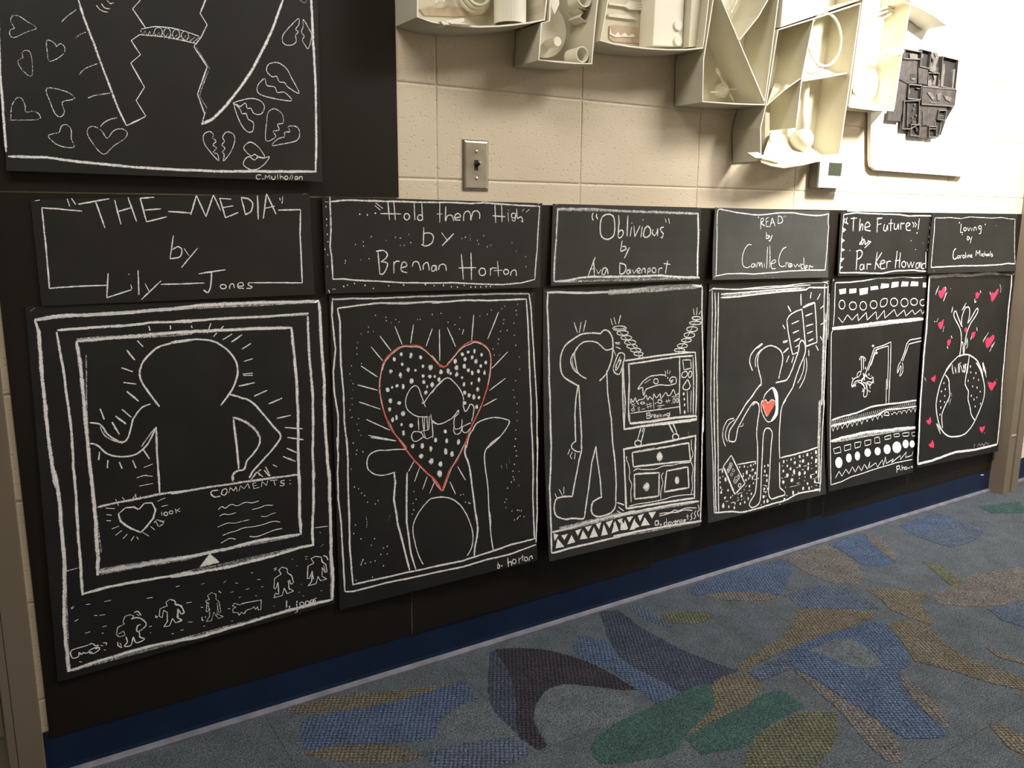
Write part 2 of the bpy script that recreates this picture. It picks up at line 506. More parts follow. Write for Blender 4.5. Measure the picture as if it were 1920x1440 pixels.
import mathutils.geometry as mg
for i, (cn, poly) in enumerate(PATCH):
    z = 0.0004 + 0.00003 * i
    raw = smooth_patch(poly)
    pts = []
    for q in range(len(raw)):
        a_, b_ = raw[q], raw[(q + 1) % len(raw)]
        m_ = max(1, int(math.hypot(b_[0] - a_[0], b_[1] - a_[1]) / 0.006))
        for t_ in range(m_):       # loops of pile interlock along the cut
            pts.append((a_[0] + (b_[0] - a_[0]) * t_ / m_ + R.uniform(-0.0022, 0.0022), a_[1] + (b_[1] - a_[1]) * t_ / m_ + R.uniform(-0.0022, 0.0022)))
    n = len(pts)
    tri = mg.tessellate_polygon([[Vector((x, y, 0)) for x, y in pts]])
    b = MB()
    b.add([(x, min(y, -0.001), z) for x, y in pts] + [(x, min(y, -0.001), 0.0) for x, y in pts], [tuple(t) for t in tri])
    for q in range(n):
        r_ = (q + 1) % n
        b.f.append((q, r_, n + r_, n + q))
        b.m.append(0)
    b.build('carpet_inlay', CARP[cn], floor)

# block wall -------------------------------------------------------------
wall = boxobj('wall_north', X0, X1, 0.002, 0.2, -0.05, ZC, 'plainwall')
wall.data.materials.clear()
wall.data.materials.append(M['block'])
tag(wall, kind='structure')
BW, BH, Z0 = 0.4064, 0.2032, 1.1881
bm_ = MB()
bm_.box(-BW / 2 + 0.0012, BW / 2 - 0.0012, 0.0, 0.012, -BH / 2 + 0.0012, BH / 2 - 0.0012)
blk = bm_.build('block', 'block', wall, bevel=0.0034)
firstb = True
for ci in range(-5, 11):
    for ri in range(-6, 8):
        cx = (ci + 0.5) * BW
        cz = Z0 + (ri + 0.5) * BH
        if -0.75 < cx < 2.35 and cz < 1.0:
            continue
        if cx < -1.6 and ci % 1:
            continue
        if cz - BH / 2 < -0.001 + 0.0 and cz + BH / 2 < 0.05:
            continue
        o = blk if firstb else blk.copy()
        if not firstb:
            col.objects.link(o)
            o.parent = wall
        firstb = False
        o.location = (cx, R.uniform(-0.0003, 0.0003), cz)
        o.rotation_euler = (R.uniform(-0.0015, 0.0015), 0, R.uniform(-0.001, 0.001))

tag(boxobj('ceiling', X0, X1, YB, 0.0, ZC, ZC + 0.1, 'ceiling'), kind='structure')
tag(boxobj('wall_south', X0, X1, YB - 0.1, YB, -0.05, ZC, 'plainwall'), kind='structure')
tag(boxobj('wall_west', X0 - 0.1, X0, YB - 0.1, 0.2, -0.05, ZC, 'plainwall'), kind='structure')
tag(boxobj('wall_east', X1, X1 + 0.1, YB - 0.1, 0.2, -0.05, ZC, 'plainwall'), kind='structure')

# cove base ----------------------------------------------------------------
prof = [(0.0, 0.103), (-0.0032, 0.1035), (-0.0035, 0.10), (-0.0035, 0.022), (-0.005, 0.013), (-0.009, 0.0075), (-0.0145, 0.005), (-0.0145, 0.0), (0.0, 0.0)]


def sweep_x(pr, x0, x1, n=24):
    b = MB()
    k = len(pr)
    for i in range(n + 1):
        x = x0 + (x1 - x0) * i / n
        b.v += [(x, y, z) for y, z in pr]
    for i in range(n):
        for q in range(k):
            r_ = (q + 1) % k
            b.f.append((i * k + q, i * k + r_, (i + 1) * k + r_, (i + 1) * k + q))
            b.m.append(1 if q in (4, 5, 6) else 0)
    b.f += [tuple(range(k)), tuple(range(n * k, (n + 1) * k))[::-1]]
    b.m += [0, 0]
    return b


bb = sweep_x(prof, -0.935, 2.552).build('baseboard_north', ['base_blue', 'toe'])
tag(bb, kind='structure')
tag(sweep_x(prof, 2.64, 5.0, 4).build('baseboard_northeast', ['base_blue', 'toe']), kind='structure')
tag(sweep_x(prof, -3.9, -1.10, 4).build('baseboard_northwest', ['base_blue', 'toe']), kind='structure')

# steel cross-corridor door frames ---------------------------------------------
def frame_post(name, plan, top):
    b = MB()
    n = len(plan)
    b.add([(x, y, 0.0) for x, y in plan] + [(x, y, top) for x, y in plan], [tuple(range(n))[::-1], tuple(range(n, 2 * n))])
    for i in range(n):
        j = (i + 1) % n
        b.f.append((i, j, n + j, n + i))
        b.m.append(0)
    o = b.build(name, 'steel_paint')
    return o


dr = frame_post('door_1', [(2.556, 0.0), (2.556, -0.062), (2.558, -0.064), (2.598, -0.064), (2.600, -0.062), (2.600, -0.050), (2.618, -0.050), (2.618, -0.062), (2.620, -0.064),
                           (2.662, -0.064), (2.664, -0.062), (2.664, 0.0)], 2.2)
tag(dr, kind='structure')
boxobj('strike_plate', 2.562, 2.596, -0.0662, -0.064, 0.245, 0.252, 'foam_edge', dr)
boxobj('header', 2.556, 2.664, YB + 0.02, -0.02, 2.2, 2.255, 'steel_paint', dr)
dl = frame_post('door_2', [(-0.8875, 0.0), (-0.8875, -0.048), (-0.8895, -0.05), (-0.9313, -0.05), (-0.932, -0.047), (-0.9327, -0.05), (-0.9455, -0.05), (-0.9475, -0.048), (-0.9475, 0.0)], 2.2)
tag(dl, kind='structure')
boxobj('door_leaf', -1.88, -0.9485, -0.046, -0.004, 0.145, 2.18, 'steel_paint', dl)

# ------------------------------------------------------------------ backing sheets
sheets = [
    ('tall black backing sheet behind the large broken-heart poster, beside the bare block wall', -0.878, -0.099, 1.1435, 2.02, 0.0),
    ('dark backing sheet behind the leftmost poster, ending beside the left steel door frame', -0.876, -0.0885, 0.089, 1.1415, 0.0),
    ('dark backing sheet behind the red heart poster, its pale left edge showing below it', -0.0865, 0.694, 0.093, 1.134, 0.0022),
    ('dark backing sheet behind the television and book reader posters', 0.6965, 1.476, 0.1035, 1.133, 0.0),
    ('dark backing sheet behind the two rightmost posters, up to the right steel frame', 1.4785, 2.551, 0.094, 1.129, 0.0005),
]
for lb, x0, x1, z0, z1, dy in sheets:
    b = MB()
    y0, y1 = -0.0052 - dy, -0.0012
    b.add([(x0, y0, z0), (x1, y0, z0 + 0.002), (x1, y0, z1), (x0, y0, z1), (x0, y1, z0), (x1, y1, z0 + 0.002), (x1, y1, z1), (x0, y1, z1)],
          [(0, 1, 2, 3), (7, 6, 5, 4)], 0)
    b.add(b.v[:8], [(0, 4, 5, 1), (0, 3, 7, 4), (1, 5, 6, 2), (3, 2, 6, 7)], 1)
    tag(b.build('backing_sheet', ['backing', 'foam_edge']), lb, 'backing sheet', 'dark backing sheets on the wall')

# ------------------------------------------------------------------ chalk posters
BOARD_SHAPE = {
  'P1': ((-0.8385, 0.9411), (-0.2863, 0.9300), (-0.2847, 0.2287), (-0.8522, 0.2071), 0.0080, 0.0040, 0.0060),
  'P2': ((-0.2696, 0.9374), (0.2655, 0.9207), (0.2645, 0.2199), (-0.2734, 0.2081), 0.0090, 0.0040, 0.0280),
  'P3': ((0.2912, 0.9290), (0.8452, 0.9209), (0.8430, 0.2040), (0.2903, 0.2158), 0.0090, 0.0450, 0.0430),
  'P4': ((0.8702, 0.9200), (1.4074, 0.9124), (1.4068, 0.2076), (0.8701, 0.2082), 0.0095, 0.0460, 0.0540),
  'P5': ((1.4220, 0.9186), (1.9491, 0.9127), (1.9465, 0.1862), (1.4220, 0.2119), 0.0080, 0.0540, 0.0260),
  'P6': ((1.9576, 0.9109), (2.5403, 0.9032), (2.5376, 0.1803), (1.9557, 0.2056), 0.0130, 0.0300, 0.0180),
  'K1': ((-0.8128, 1.1287), (-0.3040, 1.1509), (-0.3023, 0.9401), (-0.8127, 0.9410), 0.0080, 0.0030, 0.0030),
  'K2': ((-0.2785, 1.1447), (0.2816, 1.1383), (0.2743, 0.9331), (-0.2794, 0.9407), 0.0135, 0.0030, 0.0060),
  'K3': ((0.3136, 1.1374), (0.8197, 1.1341), (0.8152, 0.9334), (0.3066, 0.9358), 0.0135, 0.0060, 0.0100),
  'K4': ((0.8727, 1.1347), (1.3766, 1.1289), (1.3810, 0.9227), (0.8647, 0.9319), 0.0145, 0.0120, 0.0100),
  'K5': ((1.4347, 1.1278), (1.9494, 1.1249), (1.9243, 0.9199), (1.4341, 0.9241), 0.0125, 0.0080, 0.0080),
  'K6': ((1.9304, 1.1266), (2.4937, 1.1269), (2.4930, 0.9122), (1.9188, 0.9186), 0.0180, 0.0100, 0.0200),
  'heart_poster': ((-0.8157, 1.7256), (-0.2666, 1.8507), (-0.2796, 1.1738), (-0.8449, 1.1775), 0.0110, 0.0080, 0.0120),
}

CHALK = {
'P1': {
'chalk_border': '''l 756 W100 120,167 510,133 908,131 1529,117 1961,97 2588,71
h30 405 W80 177,166 2587,80 179,145 2590,53
l 690 W100 120,167 162,318 157,771 163,1111 169,1456 173,1717 198,2072 223,2342
l 560 W100 434,308 893,292 1515,283 1948,258 2573,274
l 499 W100 422,328 447,583 479,876 501,1277 519,1630 511,1931 500,2271
l 720 W100 707,456 1292,436 1717,429 2156,415 2562,422
h14 205 W70 707,459 2560,450 710,422 2564,391
l 706 W100 701,459 732,736 740,1086 743,1510 751,1869 764,2306
l 814 W100 2226,86 2681,50 3149,42 3879,36 4939,39
h24 437 W60 2225,99 4911,59 2228,71 4913,29
l 598 W100 2213,262 2666,253 3135,242 3866,240 4729,217
h14 331 W60 2898,257 4714,247 2900,229 4716,213
l 762 W100 2201,408 2655,407 3363,411 3855,411 4390,428
l 761 W100 4944,40 4951,553 4979,1288 4957,1927 4982,2473 5000,2894
l 640 W90 4709,257 4702,851 4738,1480 4722,2009 4684,2435 4687,2849
l 690 W100 4377,427 4405,834 4433,1247 4428,1767 4397,2293 4380,2805
l 717 W100 199,2031 237,2213 263,2575 255,2896 258,3305 221,3710 183,4120 177,4435 181,4895
l 756 W100 159,4883 367,4879 840,4859 1205,4851 1579,4855 2225,4901
h22 326 W50 206,4869 2222,4877 180,4901 2219,4923
l 787 W100 5001,2717 4995,3210 4983,3708 4970,4212 4981,4572 4945,4926
h14 363 W50 4977,2714 4914,4919 5032,2721 4976,4933
l 761 W100 1852,4878 2372,4926 2915,4917 3478,4907 4062,4897 4666,4912 4951,4927
h20 349 W50 1850,4911 4664,4938 1854,4855 4667,4887''',
'chalk_drawing': '''l 252 W40 832,638 779,1336 767,1691
s 439 W100 1932,1418 1783,1220 1666,1046 1651,917 1721,776 1895,640 2100,568 2554,525
s 372 W100 802,1533 924,1554 1002,1607 1056,1703 1174,1797 1298,1848 1388,1793 1441,1669 1495,1545 1636,1410 1792,1368
s 257 W70 961,1603 1013,1717 1132,1802 1296,1866
s 375 W100 787,1810 897,1849 1033,1974 1238,2044 1475,2044 1657,1953 1753,1851 1854,1701
s 263 W70 1592,1945 1688,1844 1831,1708
l 446 W100 1855,1692 1842,1993 1838,2451
k 434 W100 1647,493 1731,577 1467,609 1583,750 1362,841 1538,906 1377,1040 1577,1076 1420,1164 1600,1315 1325,1401 1464,1524 1212,1482 1371,1607 1153,1558 1254,1738 982,1362 1035,1511 1846,303 1863,367 2205,307 2205,362
k 437 W100 921,1939 900,2050 1045,2067 1026,2175 1221,2116 1256,2213 1436,2118 1481,2233 1621,1990 1709,2129
k 275 W100 1607,2239 1757,2211 1480,2374 1591,2351 1591,2351 1743,2384
s 455 W100 2191,536 2601,517 2923,560 3152,687 3308,870 3319,1066 3207,1274 2987,1492
s 474 W100 3154,1339 3344,1404 3537,1480 3725,1659 3938,1905 4070,2065 3917,2235 3729,2379 3516,2537 3434,2640
s 560 W75 3191,1688 3394,1768 3583,1909 3675,2042
s 450 W100 3675,2042 3642,2161 3534,2272 3402,2378 3344,2494 3221,2498 3143,2549 3138,2630
l 557 W100 3201,1719 3227,2052 3247,2471
k 402 W100 2558,320 2567,357 2895,304 2826,443 3115,350 3065,395 2991,440 2928,494 3263,470 3090,545 3443,488 3243,585 3593,621 3429,697 3615,849 3453,878 3601,1062 3416,1063 3599,1095 3427,1083 3629,1207 3331,1234 3852,1341 3603,1409 4132,1481 3872,1546 4284,1764 4010,1785 4156,1939 4508,1997 4198,2100 4511,2174 4175,2266 4366,2363 4094,2387 4332,2498 3888,2493 3971,2535 3746,2506 3826,2663 3590,2568 3686,2654
h20 311 W60 247,3303 150,4855 280,3309 195,4866
l 566 W100 512,2129 509,2531 497,3039 495,3452 485,3870
l 647 W100 487,3849 928,3834 1534,3860 1909,3881 2301,3892
l 778 W100 771,2161 780,2570 779,2983 766,3398 745,3637
l 260 W40 794,2675 830,3326
l 755 W100 760,3598 1186,3617 1552,3633 1928,3639 2319,3657
h10 269 W70 782,3613 2312,3679 786,3571 1930,3617
l 268 W100 282,3484 447,3474
s 531 W85 828,2690 1123,2672 1459,2670 1879,2656 2393,2676
k 232 W100 1116,2619 1155,2719 1223,2610 1267,2658 1441,2593 1447,2668 1362,2676 1453,2595 1511,2635 1532,2676 1632,2648 1679,2676
l 446 W100 1471,2820 1402,2777 1258,2766 1145,2833 1171,2942 1329,3074 1480,3153 1571,3093 1704,2985 1751,2863 1697,2758 1575,2746 1483,2822
l 449 W100 1846,2298 1842,2651
k 233 W100 1484,2367 1619,2354 1620,2349 1740,2386 1510,2491 1739,2486
k 276 W100 953,2724 1092,2751 957,2814 1038,2833 950,2896 1019,2913 1021,3027 1137,3004 1072,3126 1179,3075 1186,3195 1263,3138 1314,3247 1368,3188 1410,3206 1436,3247 1517,3160 1614,3230 1650,3096 1715,3156 1738,3024 1780,3117 1799,3044 1885,3058 1785,2750 1925,2721 1853,2836 1966,2832
s 259 W70 1711,3052 1776,3019 1871,3078 1793,3119 1832,3093
k 302 W100 1847,2911 1850,2966
c 238 W100 1949,2960 1942,2974 1926,2981 1908,2978 1893,2966 1889,2950 1896,2936 1911,2929 1930,2932 1944,2943
c 238 W100 2038,2952 2031,2964 2015,2969 1997,2966 1982,2956 1978,2942 1984,2931 2000,2925 2019,2928 2033,2938
k 261 W100 2087,2905 2095,2972 2158,2909 2105,2936 2105,2936 2165,2961
k 236 W100 296,4008 342,3997 295,4018 329,4016 525,4010 594,4016 816,4030 923,4031 1499,4129 1606,4135 2003,4062 2075,4061 638,4190 688,4201 718,4208 812,4214 335,4207 394,4188 478,4411 560,4408 757,4384 821,4383 735,4472 766,4479 1507,4560 1553,4555 1515,4652 1535,4652 2170,4344 2261,4353 2174,4644 2243,4661 2036,4739 2088,4744 1879,4758 1913,4762 745,4720 780,4729 351,4795 392,4805
s 232 W100 509,4590 392,4594 241,4610 255,4714 347,4716 363,4662 394,4702 426,4678 464,4698 523,4691 568,4713
s 233 W100 509,4590 579,4586 623,4629 670,4630 619,4672 678,4665
c 233 W100 513,4678 597,4655 667,4662 676,4697 590,4730 533,4715
s 234 W100 704,4638 738,4658
s 213 W100 742,4615 800,4629 786,4658
l 322 W70 1220,4377 1272,4345 1214,4309 1128,4312 1085,4390 1106,4428 996,4446 963,4548 1008,4592 1105,4593 1086,4522 999,4546
s 325 W70 1220,4377 1343,4383 1458,4488 1428,4548 1313,4587 1308,4508 1371,4490
s 282 W100 1115,4617 1132,4699 1079,4746 1189,4758 1235,4647 1276,4746 1414,4724 1343,4673 1339,4582
s 281 W100 1276,4290 1338,4289 1389,4360
s 260 W100 1311,4320 1357,4353
s 280 W100 978,4661 985,4718 1042,4759
s 280 W100 1012,4681 1032,4730
l 287 W100 1837,4315 1816,4254 1895,4227 1969,4265 1978,4313 2077,4369 2121,4482 2055,4490 2010,4400 1987,4532 2074,4586 1956,4604 1910,4525 1851,4625 1750,4617 1819,4549 1829,4416 1769,4368 1736,4473 1688,4440 1709,4332 1837,4315
s 263 W100 1627,4414 1636,4450 1663,4434
l 795 W100 1948,3643 2466,3662 3058,3658 3561,3645 4344,3692
h16 286 W60 2333,3671 4313,3711 2336,3638 4316,3667
l 748 W100 1929,3896 2446,3921 2983,3948 3829,3936 4361,3904 4626,3917
h14 343 W50 1928,3907 4360,3928 1931,3867 4363,3880
l 765 W100 4393,2634 4386,2993 4365,3353 4374,3697
l 713 W100 4674,2672 4661,3157 4603,3640 4607,3926
s 562 W85 2024,2677 2539,2675 3126,2680 3908,2698 4373,2715
s 504 W70 3276,2496 3165,2515 3120,2577 3128,2646
l 511 W70 3662,2536 3561,2580 3457,2670
k 456 W100 3604,2575 3628,2624 3718,2555 3810,2661
s 311 W100 2852,2743 2745,2738 2721,2780 2778,2833 2885,2838
s 268 W100 2932,2743 2906,2807 2966,2832 3010,2788 2992,2740 2937,2744
l 269 W100 3041,2811 3068,2733 3132,2795 3177,2733 3193,2815
l 271 W100 3227,2809 3259,2733 3325,2789 3399,2719 3427,2799
l 273 W100 3552,2725 3487,2731 3504,2815 3611,2807
l 228 W100 3493,2772 3563,2766
l 275 W100 3650,2808 3667,2727 3747,2799 3775,2724
k 276 W100 3820,2732 3963,2741 3891,2742 3914,2823
s 255 W100 4100,2765 4033,2770 4032,2798 4088,2818 4057,2849 4000,2836
k 279 W100 4193,2778 4216,2788 4190,2832 4224,2844
s 214 W100 2830,3038 2900,2999 2952,3034 3022,3006 3091,2994 3184,3032 3324,3001 3461,3029 3589,3018
s 202 W100 2845,3138 2933,3118 3012,3142 3149,3134
s 207 W100 3449,3132 3596,3127 3710,3108 3852,3130
s 208 W80 3609,3263 3699,3285 3815,3262 3896,3256
s 204 W80 2798,3301 2976,3267 3111,3290 3249,3285 3402,3283
s 217 W100 2883,3441 3020,3420 3130,3416 3270,3393 3464,3404 3634,3402 3836,3384 3972,3420
s 254 W100 3371,3545 3510,3570 3681,3553 3855,3527 4006,3529
s 226 W100 2842,3556 2931,3526 3014,3511 3116,3541
f 336 W100 2439,3847 2628,3686 2787,3839
l 246 W70 2439,3847 2629,3682 2795,3841 2439,3847
l 240 W100 4664,3631 4924,3652
k 221 W90 2005,4063 2065,4059 2445,4116 2507,4113 2844,4177 2892,4156 3060,4223 3114,4241 3360,4119 3402,4134 3470,4254 3535,4268 3245,4369 3315,4365 3541,4390 3583,4395 2949,4353 3015,4355 3112,4472 3146,4463 3419,4504 3446,4522 2165,4348 2230,4346 2406,4466 2458,4478 2182,4642 2254,4659 2437,4772 2469,4773 2031,4737 2091,4740 1875,4752 1908,4760 2945,4809 2977,4816 4158,4062 4187,4067 4248,4196 4272,4196 4426,4078 4486,4080 4433,4119 4475,4117 4751,3721 4771,3739 4752,3966 4789,3961 4791,3936 4815,3941 4318,4517 4342,4522 4263,4638 4286,4643 4342,4716 4372,4730 4708,4717 4746,4713 3754,4751 3776,4766
s 288 W80 1902,4235 1976,4278 1972,4327 2060,4365 2116,4481 2058,4484 2022,4414 2008,4536 2069,4585 1976,4609
l 249 W65 2577,4388 2545,4311 2620,4281 2698,4326 2692,4402 2743,4449 2766,4619 2730,4630 2718,4537 2689,4637 2806,4704 2710,4713 2638,4594 2588,4719 2495,4709 2559,4642 2568,4515 2532,4565 2501,4553 2529,4424 2505,4384 2578,4377
l 226 W65 2556,4419 2546,4557
l 227 W65 2707,4452 2714,4583
s 295 W100 2747,4285 2793,4323
s 293 W100 2421,4621 2423,4668 2448,4686
k 294 W100 2479,4628 2489,4644
l 232 W100 3132,4584 3217,4579 3371,4590 3527,4601 3511,4756 3460,4751 3449,4693 3410,4732 3379,4677 3335,4703 3265,4699 3222,4713 3191,4754 3146,4712 3098,4756 3074,4703 2987,4682 2985,4622 3047,4612 2981,4573 3019,4539 3132,4596
k 253 W100 3162,4567 3202,4588 2896,4602 2942,4607
l 307 W100 3939,4263 3894,4192 3961,4152 4061,4197 4065,4272 4142,4330 4173,4448 4124,4475 4093,4394 4070,4525 4164,4596 4035,4612 3983,4506 3937,4620 3771,4619 3804,4553 3870,4580 3865,4382 3817,4482 3781,4462 3805,4308 3939,4263
s 309 W100 4063,4400 4083,4558
s 281 W100 3801,4154 3860,4141
s 281 W100 3814,4180 3849,4163
l 314 W100 4600,4218 4544,4126 4637,4107 4757,4144 4768,4226 4841,4287 4865,4419 4818,4422 4768,4323 4753,4472 4849,4539 4719,4541 4668,4454 4625,4571 4457,4573 4536,4514 4562,4343 4494,4455 4449,4445 4477,4238 4600,4218
s 313 W100 4547,4340 4584,4486
s 291 W100 4798,4126 4864,4165 4891,4226
s 242 W100 4795,4290 4834,4413''',
'chalk_signature': '''l 381 W100 4019,4725 4012,4841
l 312 W100 4216,4820 4222,4961 4170,4978
c 240 W100 4361,4862 4351,4877 4330,4883 4304,4877 4284,4862 4277,4842 4286,4827 4308,4821 4333,4827 4354,4842
s 265 W100 4392,4887 4402,4831 4456,4838 4468,4897
s 266 W100 4500,4874 4561,4868 4533,4830 4492,4847 4498,4894 4550,4898
s 267 W100 4625,4826 4563,4827 4601,4867 4560,4888''',
'chalk_dots': '''d 286 W100 4071,4844
d 287 W100 4223,4792''',
},
'P2': {
'chalk_border': '''l 479 W100 58,71 510,59 999,60 1632,49 2023,41 2576,41
l 445 W100 62,87 48,310 80,644 96,813 34,1149 42,1491 110,1841 87,2347
l 457 W100 170,199 627,162 1121,135 1629,154 2154,132 2575,132
l 471 W100 166,199 214,397 207,733 204,1072 246,1505 239,1939 281,2367
l 511 W100 2316,44 2862,31 3425,24 4008,18 4825,21
l 486 W100 2314,152 2586,138 3141,117 3714,129 4307,123 4765,119
l 459 W100 4831,21 4891,279 4926,618 4960,920 5009,1429 5040,1738 5068,2153 5057,2862
l 486 W100 4758,119 4807,515 4835,915 4867,1523 4896,1933 4907,2347 4930,2848
l 461 W100 69,2177 83,2469 56,2759 51,3152 100,3558 109,3963 117,4372 129,4705
l 488 W100 282,2197 292,2589 275,2982 280,3483 271,3989 293,4403 311,4634
l 511 W100 311,4624 800,4627 1522,4638 1968,4651 2457,4658
l 483 W100 129,4709 320,4740 1081,4731 1665,4749 2452,4761
l 472 W100 5082,2663 5042,3353 5026,4051 4967,4654
l 498 W100 4924,2647 4940,3224 4912,3802 4928,4577
l 541 W100 2189,4645 2966,4667 3777,4622 4247,4584 4953,4577
l 514 W100 2185,4754 2962,4779 3608,4754 4240,4757 4965,4697''',
'chalk_drawing': '''h16 364 W60 922,144 2422,153 923,124 2423,130
s 246 W80 2460,1153 2245,995 2006,866 1795,848 1586,839 1376,928 1193,1053 1118,1190
s 219 W70 1141,1085 1071,1294 1052,1470 1071,1668 1117,1815
s 197 W50 1213,1986 1361,2218
k 317 W100 1427,506 1587,804 1861,492 1783,793 2313,568 2154,853 2484,591 2483,1107 1080,648 1326,891 874,807 1130,1041 641,1098 1003,1290 555,1389 1000,1503 574,1659 1053,1810 727,1949 1259,2172 759,2208 1395,2359
s 287 W100 2116,1860 2014,1645 1937,1510 1831,1494 1722,1569 1644,1710 1662,1840 1765,1931 1923,2000 2166,2029
s 290 W100 2037,1767 2077,1788 2286,1608 2553,1447
l 289 W100 1936,2010 1943,2235
l 290 W100 2031,2018 2064,2265
l 290 W100 2085,2022 2078,2266
l 291 W100 2145,2009 2160,2255
l 291 W100 2207,2014 2187,2248
l 291 W100 2243,1989 2276,2190 2294,2362 2142,2400 2061,2359 1997,2258 2187,2248
s 290 W100 2061,2359 1996,2277 1836,2247 1767,2312 1804,2399 1911,2410 2048,2357
l 278 W100 2064,2265 2102,2372
s 293 W100 2279,2095 2409,2173 2537,2165
s 251 W80 2299,1006 2446,1152
s 258 W80 2653,1181 2822,1068 3049,918 3220,869 3393,834 3596,894 3742,987 3794,1144 3774,1416 3707,1588
s 196 W50 3525,1948 3390,2133
k 336 W100 3353,367 3293,796 4003,330 3714,789 4250,1039 3822,1306 4193,1501 3750,1693 3948,1852 3584,1956 2676,560 2886,889 2484,586 2483,1107 3095,601 3057,689
s 322 W100 2285,1636 2425,1505 2676,1404 2871,1515 3010,1658 3070,1796 3062,1911 3117,2013 3190,1960 3249,1897 3335,1952 3318,2088 3272,2201
s 296 W100 2274,2095 2327,2147 2464,2178 2632,2145 2803,2083 2932,1978 2931,2036 2830,2105 2826,2278 2940,2298 3012,2256 3029,2141
s 298 W100 2813,2257 2811,2334 2866,2388 2981,2370 3040,2278 3199,2234 3257,2229
s 299 W100 3020,2257 3038,2356 3138,2385 3241,2316
s 372 W100 3283,2379 3402,2252 3639,2194 3907,2187 4178,2241 4285,2291 4206,2405 3990,2567 3687,2717
l 280 W100 2273,2114 2279,2399
s 392 W70 3132,2659 3194,2468 3284,2359
s 321 W100 1615,2524 1398,2502 1169,2492 944,2479 774,2531 715,2635 738,2757 873,2854 1041,2894 1212,2893 1356,2879
l 556 W100 1333,2877 1350,3054 1311,3317 1382,3744 1511,4187 1641,4615
l 509 W100 1640,2912 1608,3315 1600,3776 1682,4321 1789,4630
l 328 W100 1813,2745 1675,2906
k 306 W100 1943,2864 1810,3089 2123,3043 2005,3250 2288,3169 2173,3346
s 334 W100 2500,3454 2316,3434 2164,3452 1948,3593 1793,3762 1743,3904 1779,4123 1859,4372 1972,4564
s 200 W60 1462,2319 1644,2521
s 203 W60 1914,2819 2089,2965
k 320 W100 813,2247 1388,2362
s 185 W35 650,3535 674,3621 656,3720
s 188 W25 1215,3553 1182,3673
l 249 W100 553,4240 505,4319
s 557 W100 3112,2597 3091,2768 3182,2952 3265,3401 3318,3763 3372,4083 3359,4261 3293,4475 3271,4629
s 375 W100 3989,2554 3739,2662 3605,2802 3615,3068 3671,3409 3690,3860 3725,4272 3778,4611
l 539 W80 3705,3885 3729,4159
s 343 W100 2233,3440 2447,3442 2693,3501 2908,3628 3091,3841 3211,4081 3252,4289 3197,4482 3080,4593
s 234 W70 3064,2593 2902,2791 2740,2967 2512,3347
s 232 W60 2244,3100 2451,3318
k 338 W100 2891,2958 3085,3225 2687,3201 2826,3443 2287,3180 2240,3248
l 202 W35 4044,3063 4066,3144
l 203 W35 4179,3056 4200,3160
l 203 W35 4265,2964 4270,3043
l 205 W40 4507,3482 4529,3531''',
'red_chalk_heart': '''s 444 R100 2558,1195 2460,1162 2272,1014 2006,847 1795,830 1560,829 1351,918 1168,1051 1086,1224 1041,1434 1071,1650 1164,1927 1310,2177 1564,2422 1641,2505
s 464 R100 2298,1034 2433,1142 2514,1202 2652,1200 2793,1095 2992,935 3192,839 3393,819 3625,895 3757,1007 3800,1164 3769,1357 3722,1570 3616,1798 3495,2004 3315,2225 3165,2465 3060,2632
s 508 R100 1434,2306 1629,2529 1828,2737 2119,2979 2326,3131 2488,3344
s 520 R100 3194,2476 3031,2654 2868,2852 2676,3024 2481,3343
s 516 R100 2245,3068 2362,3221 2481,3343''',
